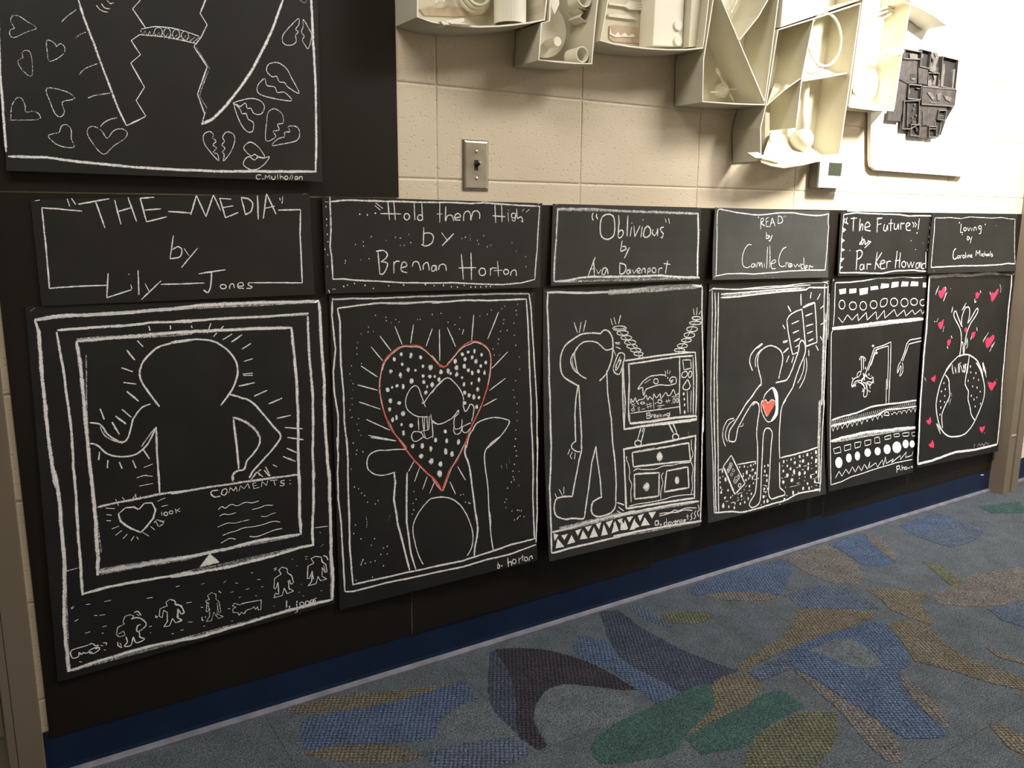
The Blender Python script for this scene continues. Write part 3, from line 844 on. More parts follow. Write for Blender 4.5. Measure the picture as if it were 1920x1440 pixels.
'chalk_dots': '''g 0 W100 1562,954,204 1399,1031,203 1791,974,205 1777,1009,154 2021,1030,207 1578,1116,179 1719,1214,231 1891,1233,155 1311,1219,203 1534,1294,230 2074,1179,182 2254,1207,287 2512,1295,237 2070,1338,208 2237,1354,209 2360,1361,157 2454,1422,211 1796,1406,284 2089,1437,208 2288,1496,236 1594,1479,231 1230,1509,229 1333,1480,153 1451,1460,179 2165,1525,157 2131,1616,209 1288,1693,230 1494,1745,231 1265,1831,205 1580,1925,258 1329,2005,231 1421,1976,206 1530,2105,155 1764,2135,234 1578,2247,234 2016,2505,237 1788,2482,209 2347,2434,186 2220,2554,133
d 216 W70 1223,356 1234,412 1339,446 1448,400 1524,437 1963,412 2021,410 2311,337 2529,324 831,498 818,577 932,570 660,599 581,730 558,815 555,911 433,1084 391,1209 424,1312 453,1362 444,1462 419,1595 420,1688 373,1771 392,1891 427,1885 554,1922 515,2007 546,2107 597,2192 414,2300 654,1061 990,322
g 0 W100 3054,1026,213 3205,991,187 3363,985,215 3545,1055,189 3124,1111,214 3304,1091,215 2871,1136,239 3404,1163,242 3658,1196,217 3526,1247,189 2903,1242,266 3096,1233,241 3201,1306,215 3301,1359,215 3461,1340,216 3627,1373,217 2512,1295,237 2692,1287,238 2747,1333,186 2907,1361,240 2351,1360,131 2460,1417,211 3473,1486,217 3042,1421,161 3089,1538,215 3284,1537,162 3442,1653,244 2288,1496,236 3103,1687,215 3217,1740,243 3338,1781,244 3469,1797,190 3408,1958,218 3097,1866,216 2595,2314,214 2352,2440,213 2624,2480,214 2920,2529,243
d 249 W80 2311,337 2529,324 2993,402 2699,474 2866,519 2985,597 4520,204 4475,314 4416,534 4432,750 4469,930 4571,1147 4577,1368 4462,1568 4399,1731 4428,1862 4504,1991 4499,2141 4497,2294 4457,2466 4442,2626 4421,2763 4164,235 4129,536 4051,669 4004,803 3986,884 3851,968 3884,1075 4232,655 3700,365 3811,297 3511,390 4144,468 4491,389 4083,274 4033,1082
g 0 W100 1786,2494,202 2019,2512,232 2356,2437,205 2227,2581,234 1984,2675,261 2230,2792,322 2456,2864,265 2436,3027,354
d 248 W85 421,2300 495,2421 628,2462 479,2486 349,2713 413,3011 504,3050 572,3131 637,3180 699,3298 876,3352 940,3301 410,3635 363,3770 524,3885 835,3929 755,4028 1122,4103 1035,4121 1117,4233 965,4221 558,4241 606,4311 729,4311 831,4307 1020,4423 505,4319 757,4572 383,4560 1787,3258 1835,3399 1762,3461 1776,3573 1732,3643
g 0 W100 2349,2440,205 2623,2480,206 2924,2531,238 2594,2662,266 2756,2722,267 2459,2866,265 2436,3027,325 2253,2805,146
d 271 W85 4452,2627 4419,2762 4458,2849 4469,2946 4404,3093 4361,3215 4531,3240 4365,3320 4390,3378 4308,3413 4203,3509 4167,3711 4125,3762 4145,3868 4311,3953 4461,3959 4508,3970 4570,3981 4532,4078 4476,4099 4452,4121 4373,4130 4641,4107 2951,3470 3024,3469 3073,3618 3156,3640 3187,3656
d 329 W100 3997,4935''',
'chalk_signature': '''l 355 W100 3900,4854 3879,4961
s 328 W100 3882,4904 3938,4913 3929,4965 3879,4965
l 357 W100 4163,4813 4179,4990
s 331 W100 4172,4919 4251,4898 4270,4987
c 304 W100 4392,4922 4381,4945 4355,4956 4324,4950 4299,4931 4291,4905 4302,4882 4327,4871 4359,4877 4383,4896
l 332 W100 4473,4866 4475,4972
s 305 W100 4478,4902 4541,4878
l 333 W100 4571,4824 4579,4947
l 278 W100 4535,4865 4627,4869
c 306 W100 4718,4931 4707,4950 4683,4959 4653,4954 4630,4937 4622,4915 4632,4896 4656,4887 4686,4892 4709,4909
s 307 W100 4761,4974 4763,4915 4834,4892 4848,4953''',
},
'P3': {
'chalk_border': '''l 695 W100 95,68 404,71 816,92 1237,106 1814,101 2257,86 2703,77
l 600 W100 122,69 108,324 139,668 160,1101 164,1626 186,1979 186,2404
l 736 W100 1873,109 2516,94 3178,32 3865,17 4579,17 4967,57
h20 512 W70 1874,138 4877,76 1872,81 4577,3
l 559 W100 4978,57 5012,601 5102,1448 5146,2091 5152,3041
l 614 W100 185,2306 189,2882 157,3265 107,3646 103,4034 100,4422 80,4848
l 638 W100 80,4852 618,4839 1576,4836 2675,4826
l 667 W100 127,4465 648,4458 1282,4424 1937,4398 2703,4393
h16 436 W60 339,4465 2701,4424 342,4426 2273,4380
l 570 W100 5132,2705 5105,3353 5065,4221 4995,4869
l 645 W100 1976,4801 3003,4818 4085,4858 5032,4896
h14 460 W50 1973,4842 5030,4918 1976,4801 5032,4885
l 766 W100 2003,4417 3029,4414 4109,4432 4957,4475
h16 461 W60 2337,4450 4956,4492 2340,4399 4958,4460
l 673 W100 2413,4309 3034,4331 3747,4345 4789,4385
s 337 W100 2517,4277 2862,4268 3142,4281 3678,4283 3897,4267 4266,4268 4754,4305''',
'chalk_drawing': '''h16 496 W70 1409,127 2704,101 1408,96 2702,61
l 404 W70 95,85 149,120
k 389 W100 880,629 973,819 1083,632 1030,828 1224,602 1149,811
k 400 W100 1966,595 2030,720 2070,586 2134,705 2279,547 2218,708
s 502 W100 1694,869 1402,843 1116,854 834,940 612,1053 502,1223 487,1434 570,1598 751,1698 1006,1804
s 515 W100 1664,868 1780,804 1929,843 2028,955 2055,1102 2030,1338 1942,1517 1824,1656 1646,1755
s 423 W100 2056,1157 1848,1183 1699,1104 1551,1025 1347,994 1146,1007 977,1088 893,1208 936,1406 1007,1571 1251,1690
s 419 W100 977,1105 808,1257 795,1380 893,1510 1035,1590
s 307 W60 907,1191 837,1294 865,1438 1007,1553
l 507 W100 1006,1786 932,2033 881,2462
l 508 W100 1020,1787 1045,2132 1067,2478
l 520 W100 1868,1567 1899,2010 2014,2557
k 432 W100 2114,1059 2280,1061 2145,1079 2266,1090 2146,1134 2299,1183 2072,1194 2150,1308
s 434 W100 2063,1542 2151,1382 2240,1267 2361,1264 2430,1332 2366,1504 2261,1664 2124,1628 2063,1551
s 347 W100 2287,1333 2153,1510 2154,1584 2229,1533 2303,1390
c 289 W100 2318,1390 2227,1422 2168,1511 2214,1551 2259,1498 2289,1463
l 525 W100 2441,1406 2757,1414
l 526 W100 2360,1541 2370,1950 2398,2589
l 440 W100 2551,1514 2585,1777 2556,2150 2569,2603
l 585 W80 2535,1485 2758,1474
k 400 W100 1972,604 2031,723 2068,578 2137,707 2276,540 2218,706
k 398 W100 4690,488 4735,614 4828,471 4817,620 4971,548 4901,608
c 330 W100 2466,798 2426,822 2320,833 2189,828 2083,809 2042,782 2082,758 2186,746 2317,751 2424,771
c 287 W80 2449,781 2412,796 2314,802 2193,798 2096,784 2058,767 2094,752 2191,746 2312,750 2411,764
c 317 W100 2535,889 2501,914 2411,926 2299,921 2209,902 2174,875 2208,851 2297,839 2408,843 2499,862
c 319 W100 2644,983 2612,1005 2526,1016 2420,1011 2334,993 2301,969 2333,947 2418,936 2524,940 2610,958
c 320 W100 2781,1079 2746,1103 2655,1115 2542,1110 2450,1090 2415,1063 2449,1038 2539,1027 2652,1032 2745,1052
c 321 W100 2827,1161 2796,1183 2712,1194 2609,1189 2525,1170 2493,1145 2524,1124 2607,1113 2710,1118 2794,1136
c 322 W100 2947,1237 2916,1257 2832,1266 2728,1261 2644,1244 2611,1221 2642,1201 2726,1192 2830,1197 2914,1214
c 323 W100 3024,1311 2996,1331 2920,1341 2825,1336 2749,1319 2720,1296 2748,1276 2824,1267 2918,1272 2994,1289
l 353 W100 2867,1384 3001,1330 3019,1382
c 367 W100 4970,688 4942,707 4864,716 4768,713 4690,698 4659,678 4687,659 4764,649 4860,652 4939,667
c 337 W100 5007,785 4967,804 4859,812 4727,807 4619,791 4577,770 4616,752 4722,744 4855,748 4964,764
c 336 W100 4866,906 4831,934 4735,948 4617,944 4520,922 4482,891 4517,863 4611,849 4729,853 4827,875
c 336 W100 4776,1021 4741,1050 4646,1064 4528,1059 4432,1037 4394,1006 4429,978 4523,964 4641,968 4738,990
c 336 W100 4667,1121 4635,1142 4547,1152 4438,1147 4350,1130 4316,1106 4348,1086 4435,1076 4543,1080 4632,1098
c 335 W100 4526,1226 4493,1249 4406,1260 4298,1255 4210,1236 4176,1210 4208,1187 4294,1176 4402,1181 4491,1200
c 334 W100 4438,1309 4404,1327 4314,1335 4201,1329 4111,1313 4075,1292 4109,1274 4199,1266 4311,1272 4402,1288
s 261 W80 2205,827 2388,933 2557,1059 2727,1166 2899,1315
s 275 W80 4817,720 4644,901 4438,1143 4227,1299
l 569 W100 2450,1422 3071,1395 3589,1375 4302,1365 4817,1366
l 570 W100 2567,1488 3073,1476 3592,1449 4269,1430 4746,1440
l 399 W100 4356,1337 4836,1375
l 497 W100 2384,1428 2405,1809 2456,2215 2418,2719
l 441 W100 2574,1499 2589,1922 2556,2324 2604,2633
l 559 W100 4817,1370 4882,1860 4886,2287 4872,2650
l 465 W100 4740,1471 4773,1960 4778,2622
l 490 W100 4261,1426 4282,1824 4273,2244 4313,2595
l 578 W100 2587,2642 3431,2661 4148,2652 4891,2673
l 576 W100 2427,2740 3255,2729 3967,2730 4911,2740
h14 307 W60 3396,2668 4891,2684 3396,2637 4778,2639
p 399 W100 4373,1504 4657,1520 4682,1690 4424,1706
c 399 W100 4481,1741 4371,1766 4355,1839 4448,1865 4539,1829 4544,1766
c 401 W100 4628,1750 4583,1821 4633,1877 4705,1828 4703,1765
c 432 W100 4560,1915 4469,1983 4404,2042 4435,2103 4583,2113 4656,2058 4625,1993
k 372 W100 4554,2147 4590,2585 4695,2146 4684,2593
s 388 W100 2860,2001 2910,1943 3046,1850 3251,1771 3530,1757 3741,1770 3813,1806
s 391 W100 2860,2001 3013,1970 3031,2074 3066,2127 3134,2019 3324,1981 3604,1958 3888,1987 4104,1970 4158,1942 4137,1846 3993,1831 3922,1895 4031,1913 3959,1950
k 363 W100 3768,1689 3795,1763 3846,1673 3855,1756 3946,1689 3919,1760
c 360 W100 3539,1882 3525,1911 3486,1927 3439,1924 3400,1903 3385,1872 3399,1842 3437,1826 3485,1829 3524,1850
k 327 W80 3081,1893 3287,1825
s 360 W100 2623,2258 2640,2168 2708,2234 2776,2158 2827,2243 2895,2207 3049,2198 3135,2132 3187,2228 3256,2171 3361,2230 3395,2119 3484,2208 3606,2134 3643,2230 3801,2127 3874,2194 3963,2180 4070,2083 4144,2192 4282,2160
l 361 W100 2623,2451 3083,2447 3608,2450 4293,2446
h10 244 W50 3608,2435 4294,2467 3608,2467 4293,2435
k 296 W100 2624,2248 2793,2322 2657,2312 2776,2259 2827,2273 2878,2257 2946,2272 3083,2251 3015,2257 3118,2295
c 295 W100 2758,2391 2749,2404 2723,2411 2692,2409 2666,2398 2657,2383 2667,2369 2692,2362 2723,2365 2749,2375
c 298 W100 3077,2282 3065,2293 3034,2298 2996,2295 2965,2285 2953,2273 2965,2261 2996,2256 3034,2259 3065,2269
k 300 W100 2861,2347 2877,2420 2912,2341 2912,2423 2980,2397 3101,2396 3170,2289 3205,2404 3257,2285 3292,2401 3135,2327 3326,2311 3153,2370 3344,2353 3379,2242 3397,2419 3467,2311 3537,2295 3572,2235 3679,2305 3502,2375 3768,2375 3538,2420 3644,2407
c 302 W100 3679,2295 3665,2316 3630,2327 3586,2324 3551,2308 3537,2285 3550,2264 3585,2253 3629,2256 3665,2272
k 304 W100 3821,2264 3857,2340 3892,2248 3929,2334 3786,2303 3965,2295 4002,2361 4038,2353
c 306 W100 4128,2313 4121,2337 4103,2351 4081,2350 4062,2333 4055,2308 4062,2284 4080,2270 4102,2271 4121,2288
c 306 W100 4233,2315 4227,2339 4211,2353 4191,2352 4174,2335 4168,2310 4174,2286 4190,2271 4210,2273 4227,2289
k 275 W100 4000,2224 4181,2206 4036,2248 4218,2229
l 389 W100 3153,2483 3159,2586
s 360 W100 3135,2496 3257,2491 3264,2533 3159,2535 3292,2556 3274,2585 3152,2596
s 301 W100 3319,2589 3327,2538 3379,2536
s 301 W100 3397,2571 3460,2563 3432,2536 3397,2554 3414,2593 3474,2591
s 302 W100 3538,2555 3495,2566 3502,2594 3555,2587 3555,2550 3566,2599
l 303 W100 3601,2529 3615,2603
l 303 W100 3662,2558 3616,2576 3672,2597
l 304 W100 3708,2562 3715,2600
s 304 W100 3744,2603 3751,2566 3787,2564 3805,2597
s 305 W100 3912,2553 3840,2552 3851,2590 3923,2586 3938,2524 3931,2607 3858,2633
l 448 W100 2995,2717 2908,2843
l 448 W100 3082,2714 2994,2851
l 459 W100 3894,2751 4038,2943
l 461 W100 4039,2763 4184,2956
l 560 W80 104,3937 85,4420
l 537 W100 903,2364 896,2656 905,2853
l 540 W100 1058,2377 1085,2772 1070,3046 985,3215 876,3539 749,3879
s 425 W100 905,2843 811,2874 778,2939 853,3005 960,3045 1038,3047
k 424 W100 731,2970 666,3065 806,3030 726,3100 769,3163 726,3090 882,3057 853,3172
l 586 W100 2003,2453 2035,2959 2105,3370 2121,3779 2084,4182
s 554 W100 2084,4182 2028,4277 1875,4339 1611,4356 1450,4335 1326,4249 1327,4129 1403,4038 1633,3985
l 521 W100 1648,4007 1619,3621 1539,3212 1515,2990
l 547 W100 1515,2990 1376,3295 1258,3780 1099,4300
s 538 W100 1099,4300 1034,4331 754,4284 537,4276 298,4195 214,4087 223,3952 289,3862 473,3842 749,3869
k 422 W100 251,3751 297,3844 376,3687 460,3815 515,3655 507,3791
l 289 W100 1303,4102 1353,4072
l 617 W100 2392,2484 2422,2751
l 621 W100 2422,2751 2763,2750
l 532 W100 2559,2498 2608,2644 2764,2668
s 137 W100 -143,2280 -140,2282
l 622 W100 2380,3129 2756,3129
l 624 W100 2390,3134 2410,3709 2407,4304 2706,4332
k 444 W100 2119,4156 2350,4225 2164,4243 2343,4348 2126,4320 2256,4388
f 422 W100 155,4489 303,4538 174,4637
f 425 W100 378,4559 579,4557 462,4659
f 424 W100 268,4602 192,4777 452,4785
f 428 W100 685,4591 538,4754 782,4744
f 430 W100 799,4528 989,4514 869,4637
f 432 W100 1034,4550 926,4714 1164,4728
f 433 W100 1101,4499 1309,4497 1190,4601
f 436 W100 1371,4536 1219,4726 1486,4733
f 437 W100 1433,4484 1603,4476 1528,4607
f 439 W100 1682,4517 1584,4736 1798,4736
f 441 W100 1749,4495 1982,4475 1856,4622
f 443 W100 2047,4504 1914,4731 2150,4713
f 445 W100 2115,4493 2307,4487 2193,4575
f 447 W100 2366,4526 2234,4714 2456,4713
f 448 W100 2437,4483 2642,4489 2498,4595
f 450 W100 2694,4537 2504,4750 2680,4754
f 448 W100 2420,4481 2635,4495 2498,4595
f 450 W100 2654,4563 2504,4750 2835,4722
f 452 W100 2787,4498 2997,4483 2859,4621
f 454 W100 3020,4559 2877,4718 3185,4738
f 457 W100 3148,4481 3414,4494 3264,4622
f 443 W100 1996,4518 2116,4718 1982,4720
f 446 W100 2233,4488 2420,4729 2201,4709
l 617 W100 2392,2485 2405,2749
l 636 W100 2405,2745 3086,2736 3791,2754 4897,2767
l 620 W100 2576,2499 2608,2655
l 639 W100 2608,2655 3436,2672 4153,2658 4896,2686
l 626 W100 4896,2686 4897,2772
l 447 W100 2965,2767 2823,3012
l 449 W100 3086,2777 2960,3045
c 447 W100 2967,3070 2945,3102 2889,3118 2822,3111 2767,3085 2747,3050 2769,3018 2824,3002 2892,3008 2946,3034
l 460 W100 3917,2765 4079,2969
l 461 W100 4062,2766 4189,2989
c 462 W100 4254,3059 4233,3092 4177,3108 4110,3102 4055,3076 4035,3039 4056,3006 4111,2989 4179,2995 4233,3022
l 698 W100 2363,3132 3080,3128 3787,3122 4859,3092
l 652 W100 2396,3135 2401,3503 2417,3915 2430,4307
l 661 W100 4859,3070 4835,3543 4805,3974 4788,4406
p 610 W100 2665,3222 3429,3224 4613,3216 4663,3591 3778,3553 2690,3513
h8 451 W60 2699,3216 3428,3235 2870,3212 3429,3203
p 605 W100 2718,3660 3557,3720 3520,4190 2713,4156
p 620 W100 3809,3715 4566,3710 4590,4145 3721,4129
h30 299 W70 2734,3693 2713,4146 2700,3689 2662,4140
s 327 W100 2476,3276 2474,3347 2538,3456 2567,3603 2545,3724 2624,3856 2584,3996 2590,4203
s 335 W100 2687,3595 2825,3565 2997,3597 3418,3632 3705,3599 3994,3618 4289,3606 4663,3623
s 345 W100 4707,3153 4706,3315 4760,3471 4682,3593 4754,3751 4710,3963 4723,4138 4659,4304
s 337 W100 3700,3735 3626,3801 3675,3934 3595,4115 3588,4262
s 342 W100 3518,4560 3663,4557 3881,4574 4066,4544 4176,4580 4477,4553 4855,4600
s 342 W100 3516,4596 3733,4598 3954,4584 4174,4601 4400,4586 4700,4635
k 355 W100 2152,4160 2350,4236 2164,4243 2326,4346 2110,4308 2239,4386
s 347 W100 4698,4678 4637,4736 4672,4794 4605,4829
s 348 W100 4833,4652 4765,4708 4807,4768 4747,4826
s 349 W100 4904,4540 4949,4644 4880,4701 4922,4794
s 234 W40 4596,2982 4614,3059''',
'chalk_dots': '''g 0 W100 4430,2198,269 4457,2305,240 4470,2427,240 4471,2565,301
d 394 W100 3867,1836 4030,1892
d 298 W100 2657,2230 2725,2337 2878,2287 3449,2320 3554,2255
g 0 W100 3585,3397,740 3123,3955,764 4175,3943,603
d 461 W100 3569,4785''',
'chalk_signature': '''s 398 W100 3474,4692 3384,4691 3380,4764 3469,4765 3482,4682 3504,4791
s 370 W100 3760,4761 3687,4762 3691,4816 3764,4815
l 370 W100 3765,4677 3774,4827
s 341 W100 3887,4767 3832,4777 3836,4820 3895,4822 3906,4766 3910,4824
l 341 W100 3943,4764 3976,4822 4024,4768
s 342 W100 4051,4800 4118,4798 4090,4768 4052,4785 4068,4830 4124,4831
s 343 W100 4153,4835 4164,4778 4209,4777 4217,4828
s 344 W100 4258,4773 4252,4858
s 313 W100 4257,4779 4321,4781 4311,4819 4266,4821
s 313 W100 4357,4807 4407,4792 4404,4831 4356,4829
s 314 W100 4430,4843 4429,4795 4440,4805 4471,4788
l 377 W100 4515,4687 4530,4809
l 314 W100 4474,4732 4573,4732''',
},
'P4': {
'chalk_border': '''l 391 W100 13,144 126,106 1172,136 2244,100 2991,95 3955,53 4843,48 4952,90
l 388 W90 125,92 997,138 2249,138 3376,112 4160,96
h30 486 W80 474,222 3930,151 479,286 3936,201
l 483 W100 457,222 1179,210 2624,174 3773,158
l 557 W100 446,294 1187,284 1897,254 2818,226 3976,202 4089,154 4924,170
l 375 W100 120,142 158,595 181,1145 179,1698 180,2518
l 532 W85 223,180 286,600 289,1150 298,1705 317,2529
l 471 W100 358,183 395,786 401,1340 407,1898 437,2538
l 451 W100 4799,87 4832,543 4895,1158 4919,1570 4916,2192 4872,2896
l 452 W100 4957,121 4998,548 5028,1369 5020,2198 4976,2905
h26 348 W60 4858,747 4872,2896 4962,751 4976,2905
h26 351 W60 4745,2761 4642,4629 4870,2771 4724,4639
l 383 W100 179,2405 214,2971 249,3730 246,4204 243,4813
l 543 W100 305,2415 317,2980 341,3550 319,4118 312,4803
l 481 W100 436,2425 453,3088 455,3753 429,4322 413,4836
l 458 W100 5017,2783 4909,3506 4848,4024 4757,4748
l 422 W100 4808,2766 4744,3386 4744,4013 4678,4696
s 573 W100 243,4809 883,4870 1340,4944 1960,4944 2637,4923 3176,4912 3494,4861 3894,4829 4746,4872
k 339 W100 1145,4672 1236,4654 1625,4508 1699,4497 1486,4412 1560,4382 1857,4300 1969,4283 1605,4231 1715,4224 2237,4464 2404,4494 2228,4602 2395,4622 2203,4688 2351,4717 2250,4247 2344,4248 3157,4393 3235,4392 3673,4596 3793,4590 4017,4236 4138,4235 4367,4472 4490,4466 3677,4228 3777,4229 3471,4368 3548,4398 3933,4298 4012,4318 4421,4572 4542,4597''',
'chalk_drawing': '''l 347 W70 5047,305 5091,960 5091,1372
k 644 W100 3206,537 3359,669 3743,286 3791,544 4203,256 4183,401 4627,305 4499,437 4816,573 4672,640 4844,982 4723,1008 4729,1284 4841,1377 4541,1479 4673,1603 4222,1565 4244,1709 3354,1650 3246,1793 3552,1680 3481,1817 3098,1576 3323,1479 3061,1327 3272,1307 3030,952 3134,1045
l 501 W80 3063,1357 3255,1336
s 502 W100 3833,634 3525,684 3317,746 3193,850
l 504 W100 3193,850 3277,1129 3419,1454 3510,1638 3763,1592
l 847 W90 3868,596 4140,534 4397,501
l 513 W100 4397,501 4491,836 4596,1411 4094,1477
l 509 W100 3831,615 3924,917 4042,1323 4093,1467
k 543 W100 3415,947 3734,886 3485,1154 3744,1105 3548,1344 3811,1289 3616,1474 3752,1440 4010,790 4318,740 4054,1022 4385,984 4122,1190 4377,1146 4194,1367 4433,1321
s 496 W100 2183,2248 2179,2111 2078,1909 2014,1711 2077,1522 2329,1409 2590,1392 2899,1477 3062,1614 3072,1793 2985,1986 2934,2142
s 542 W100 2803,2222 3052,2209 3283,2185 3472,2017 3618,1805 3762,1571 3790,1412 3903,1333 4028,1403 4079,1548 4011,1726 3861,1900 3676,2171 3564,2365 3410,2495 3218,2642 3103,2753
s 488 W100 2194,1319 1889,1435 1715,1579 1705,1732 1821,1893
s 392 W100 2213,1335 1998,1421
s 392 W100 2183,1440 2005,1537 1920,1667 1946,1824
s 377 W100 4112,1732 4164,1938 4076,2198 3843,2426
s 376 W100 4034,1768 4025,1971 3914,2167 3760,2298
s 557 W100 2182,2208 2000,2313 1783,2472 1531,2626
s 500 W100 2283,2549 2374,2438 2635,2329 2788,2370 2887,2496 2910,2737
f 502 W100 2654,2340 2808,2381 2899,2517 2918,2738 2795,2728 2793,2589 2714,2424
s 494 W100 1840,2651 1987,2595 2117,2654
l 388 W100 4742,4683 4700,4919
l 387 W100 4461,4826 4748,4851
l 387 W100 4535,4679 4759,4717
s 400 W100 2246,2566 2191,2660 2230,2840 2379,3011 2492,3070 2682,3057 2873,2954 2910,2777 2908,2618
f 503 W100 2793,2609 2916,2618 2918,2818 2854,2953 2682,3067 2606,3051 2758,2924 2814,2770
s 266 W100 2266,2666 2342,2830 2447,2953
s 266 W100 2228,2604 2377,2566 2483,2644 2641,2587 2775,2637
s 551 W100 1656,2520 1387,2750 1102,2975 924,3112 880,3223 868,3327
s 499 W100 1388,2962 1604,2768 1822,2611 1968,2583 2080,2651 2118,2791 2044,3040 2004,3331 2036,3531 2023,3924 1967,4313 1895,4580 1681,4750 1632,4822 1743,4896 1967,4866 2086,4762 2146,4433 2235,3749 2282,3358 2378,3218 2529,3219 2660,3334 2616,3590 2568,3884 2512,4277 2448,4669 2551,4812
s 487 W100 1388,2962 1243,3104 1188,3253 1132,3363 990,3368 868,3327
l 391 W100 1459,3007 1441,3064 1315,3072
l 578 W100 2551,4812 3148,4787 3134,4714 2930,4598 2956,4026
s 507 W100 3257,2645 3065,2810 2987,3225 2960,3624 2967,3947
s 386 W100 1084,2868 820,2893 661,3069 641,3258 742,3439
s 387 W100 1120,2900 890,2975 766,3117 746,3249 832,3353
l 587 W100 3007,3931 3554,3919 4155,3900 4689,3861
l 450 W100 466,3925 623,3905
l 461 W100 1206,3883 1969,3895
l 553 W100 965,3654 642,3859 1067,4516 1490,4335 965,3654
l 714 W100 642,3859 1067,4516
p 292 W80 907,3802 1011,3852 937,3940 828,4024 778,3961 869,3875
h6 292 W70 888,3839 976,3848 795,3963 864,4009
p 293 W80 1008,3948 1094,3997 1057,4031 988,3994
p 292 W80 933,4036 1020,4066 965,4107 903,4071
p 327 W100 1087,4151 1231,4129 1283,4173 1098,4287 1029,4241
k 294 W100 1215,4088 1284,4154 1158,4159 1246,4189 1103,4191 1191,4221 1066,4216 1153,4255
c 360 W100 1239,4314 1311,4313 1315,4362 1253,4384 1209,4349
s 256 W40 3159,4636 3182,4598 3196,4661
s 258 W35 3354,4640 3473,4634 3630,4642 3871,4620
k 328 W100 689,4623 794,4632 896,4684 1002,4682 1173,4520 1371,4515 1398,4655 1435,4640 1722,4087 1869,4065 1752,4209 1899,4206''',
'red_chalk_heart': '''f 499 R100 2228,2623 2377,2576 2483,2644 2641,2587 2775,2637 2719,2762 2568,2869 2447,2953 2342,2830 2248,2723''',
'chalk_dots': '''g 0 W100 603,3960,269 510,4093,215 506,4188,215 517,4304,215 528,4410,296 677,4544,270 596,4707,404 813,4754,244 1029,4806,272 1061,4709,218 1272,4750,246 1453,4740,247 904,4563,217 808,4397,243 717,4146,323 733,4167,270 1480,3958,246 1745,3968,248 1575,4100,357 1814,4068,276 1699,4183,248 1920,4159,304 1427,4161,219 1805,4254,248 1531,4261,247 1930,3934,221 1293,3951,191 1330,4588,274 1596,4676,275 1729,4589,249 1835,4370,194 1667,4415,248 2399,4264,280 2467,4043,280 2322,4156,279 2400,4374,280 2269,4547,307 2418,4565,224 2238,4722,335 2248,4833,279 2387,4831,364 2316,4046,195 3137,4036,312 3463,4017,257 3849,3991,317 4192,3986,377 4593,3973,409 3624,4110,315 3996,4110,376 4403,4077,291 4583,4174,468 3288,4144,256 3838,4205,346 4229,4203,290 3429,4225,314 4215,4305,378 4584,4289,234 3107,4245,284 3581,4316,430 3815,4384,432 4055,4395,348 4583,4434,322 3283,4363,427 4323,4513,379 3092,4490,398 3474,4497,458 4497,4650,322 4162,4655,291 3953,4743,347 4221,4770,291 3500,4784,373 3120,4884,285 3863,4105,202
d 321 W100 1617,3987 1856,3955 1430,4113 1640,4254 2043,4282 1446,4466 1549,4557 1190,4532 1325,4665 566,4358 977,4534 1185,4609 615,4076 4375,3975 4009,3998 3609,4006 3274,4021 4618,4063 4364,4202 4376,4328 4566,4558 4061,4488 3800,4489 4035,4568 3052,4397 3223,4816 2901,4967 2113,4885 3075,4120 4345,4750 3737,4799 4551,4744 2366,4499 2319,4633 1002,4682''',
},
'P5': {
'chalk_border': '''l 468 W100 191,111 888,114 1498,96 2328,43 2980,53 3642,34 4333,64 4986,58
l 427 W100 190,2340 205,2812 171,3401 162,3993 125,4850
l 387 W100 125,4850 695,4828 1253,4761 1820,4740 2400,4706 3293,4673 3906,4650 4535,4652 4933,4655
l 388 W100 368,4714 595,4567 732,4700 960,4552 1119,4675 1321,4524 1471,4671 1668,4530 1822,4666 1997,4522 2168,4661 2314,4488 2272,4633 2664,4543 2754,4663 3049,4501 3112,4657 3226,4441 3292,4622 3715,4532 3597,4623 4145,4479 4152,4594 4516,4419 4465,4569 4877,4539 4932,4453''',
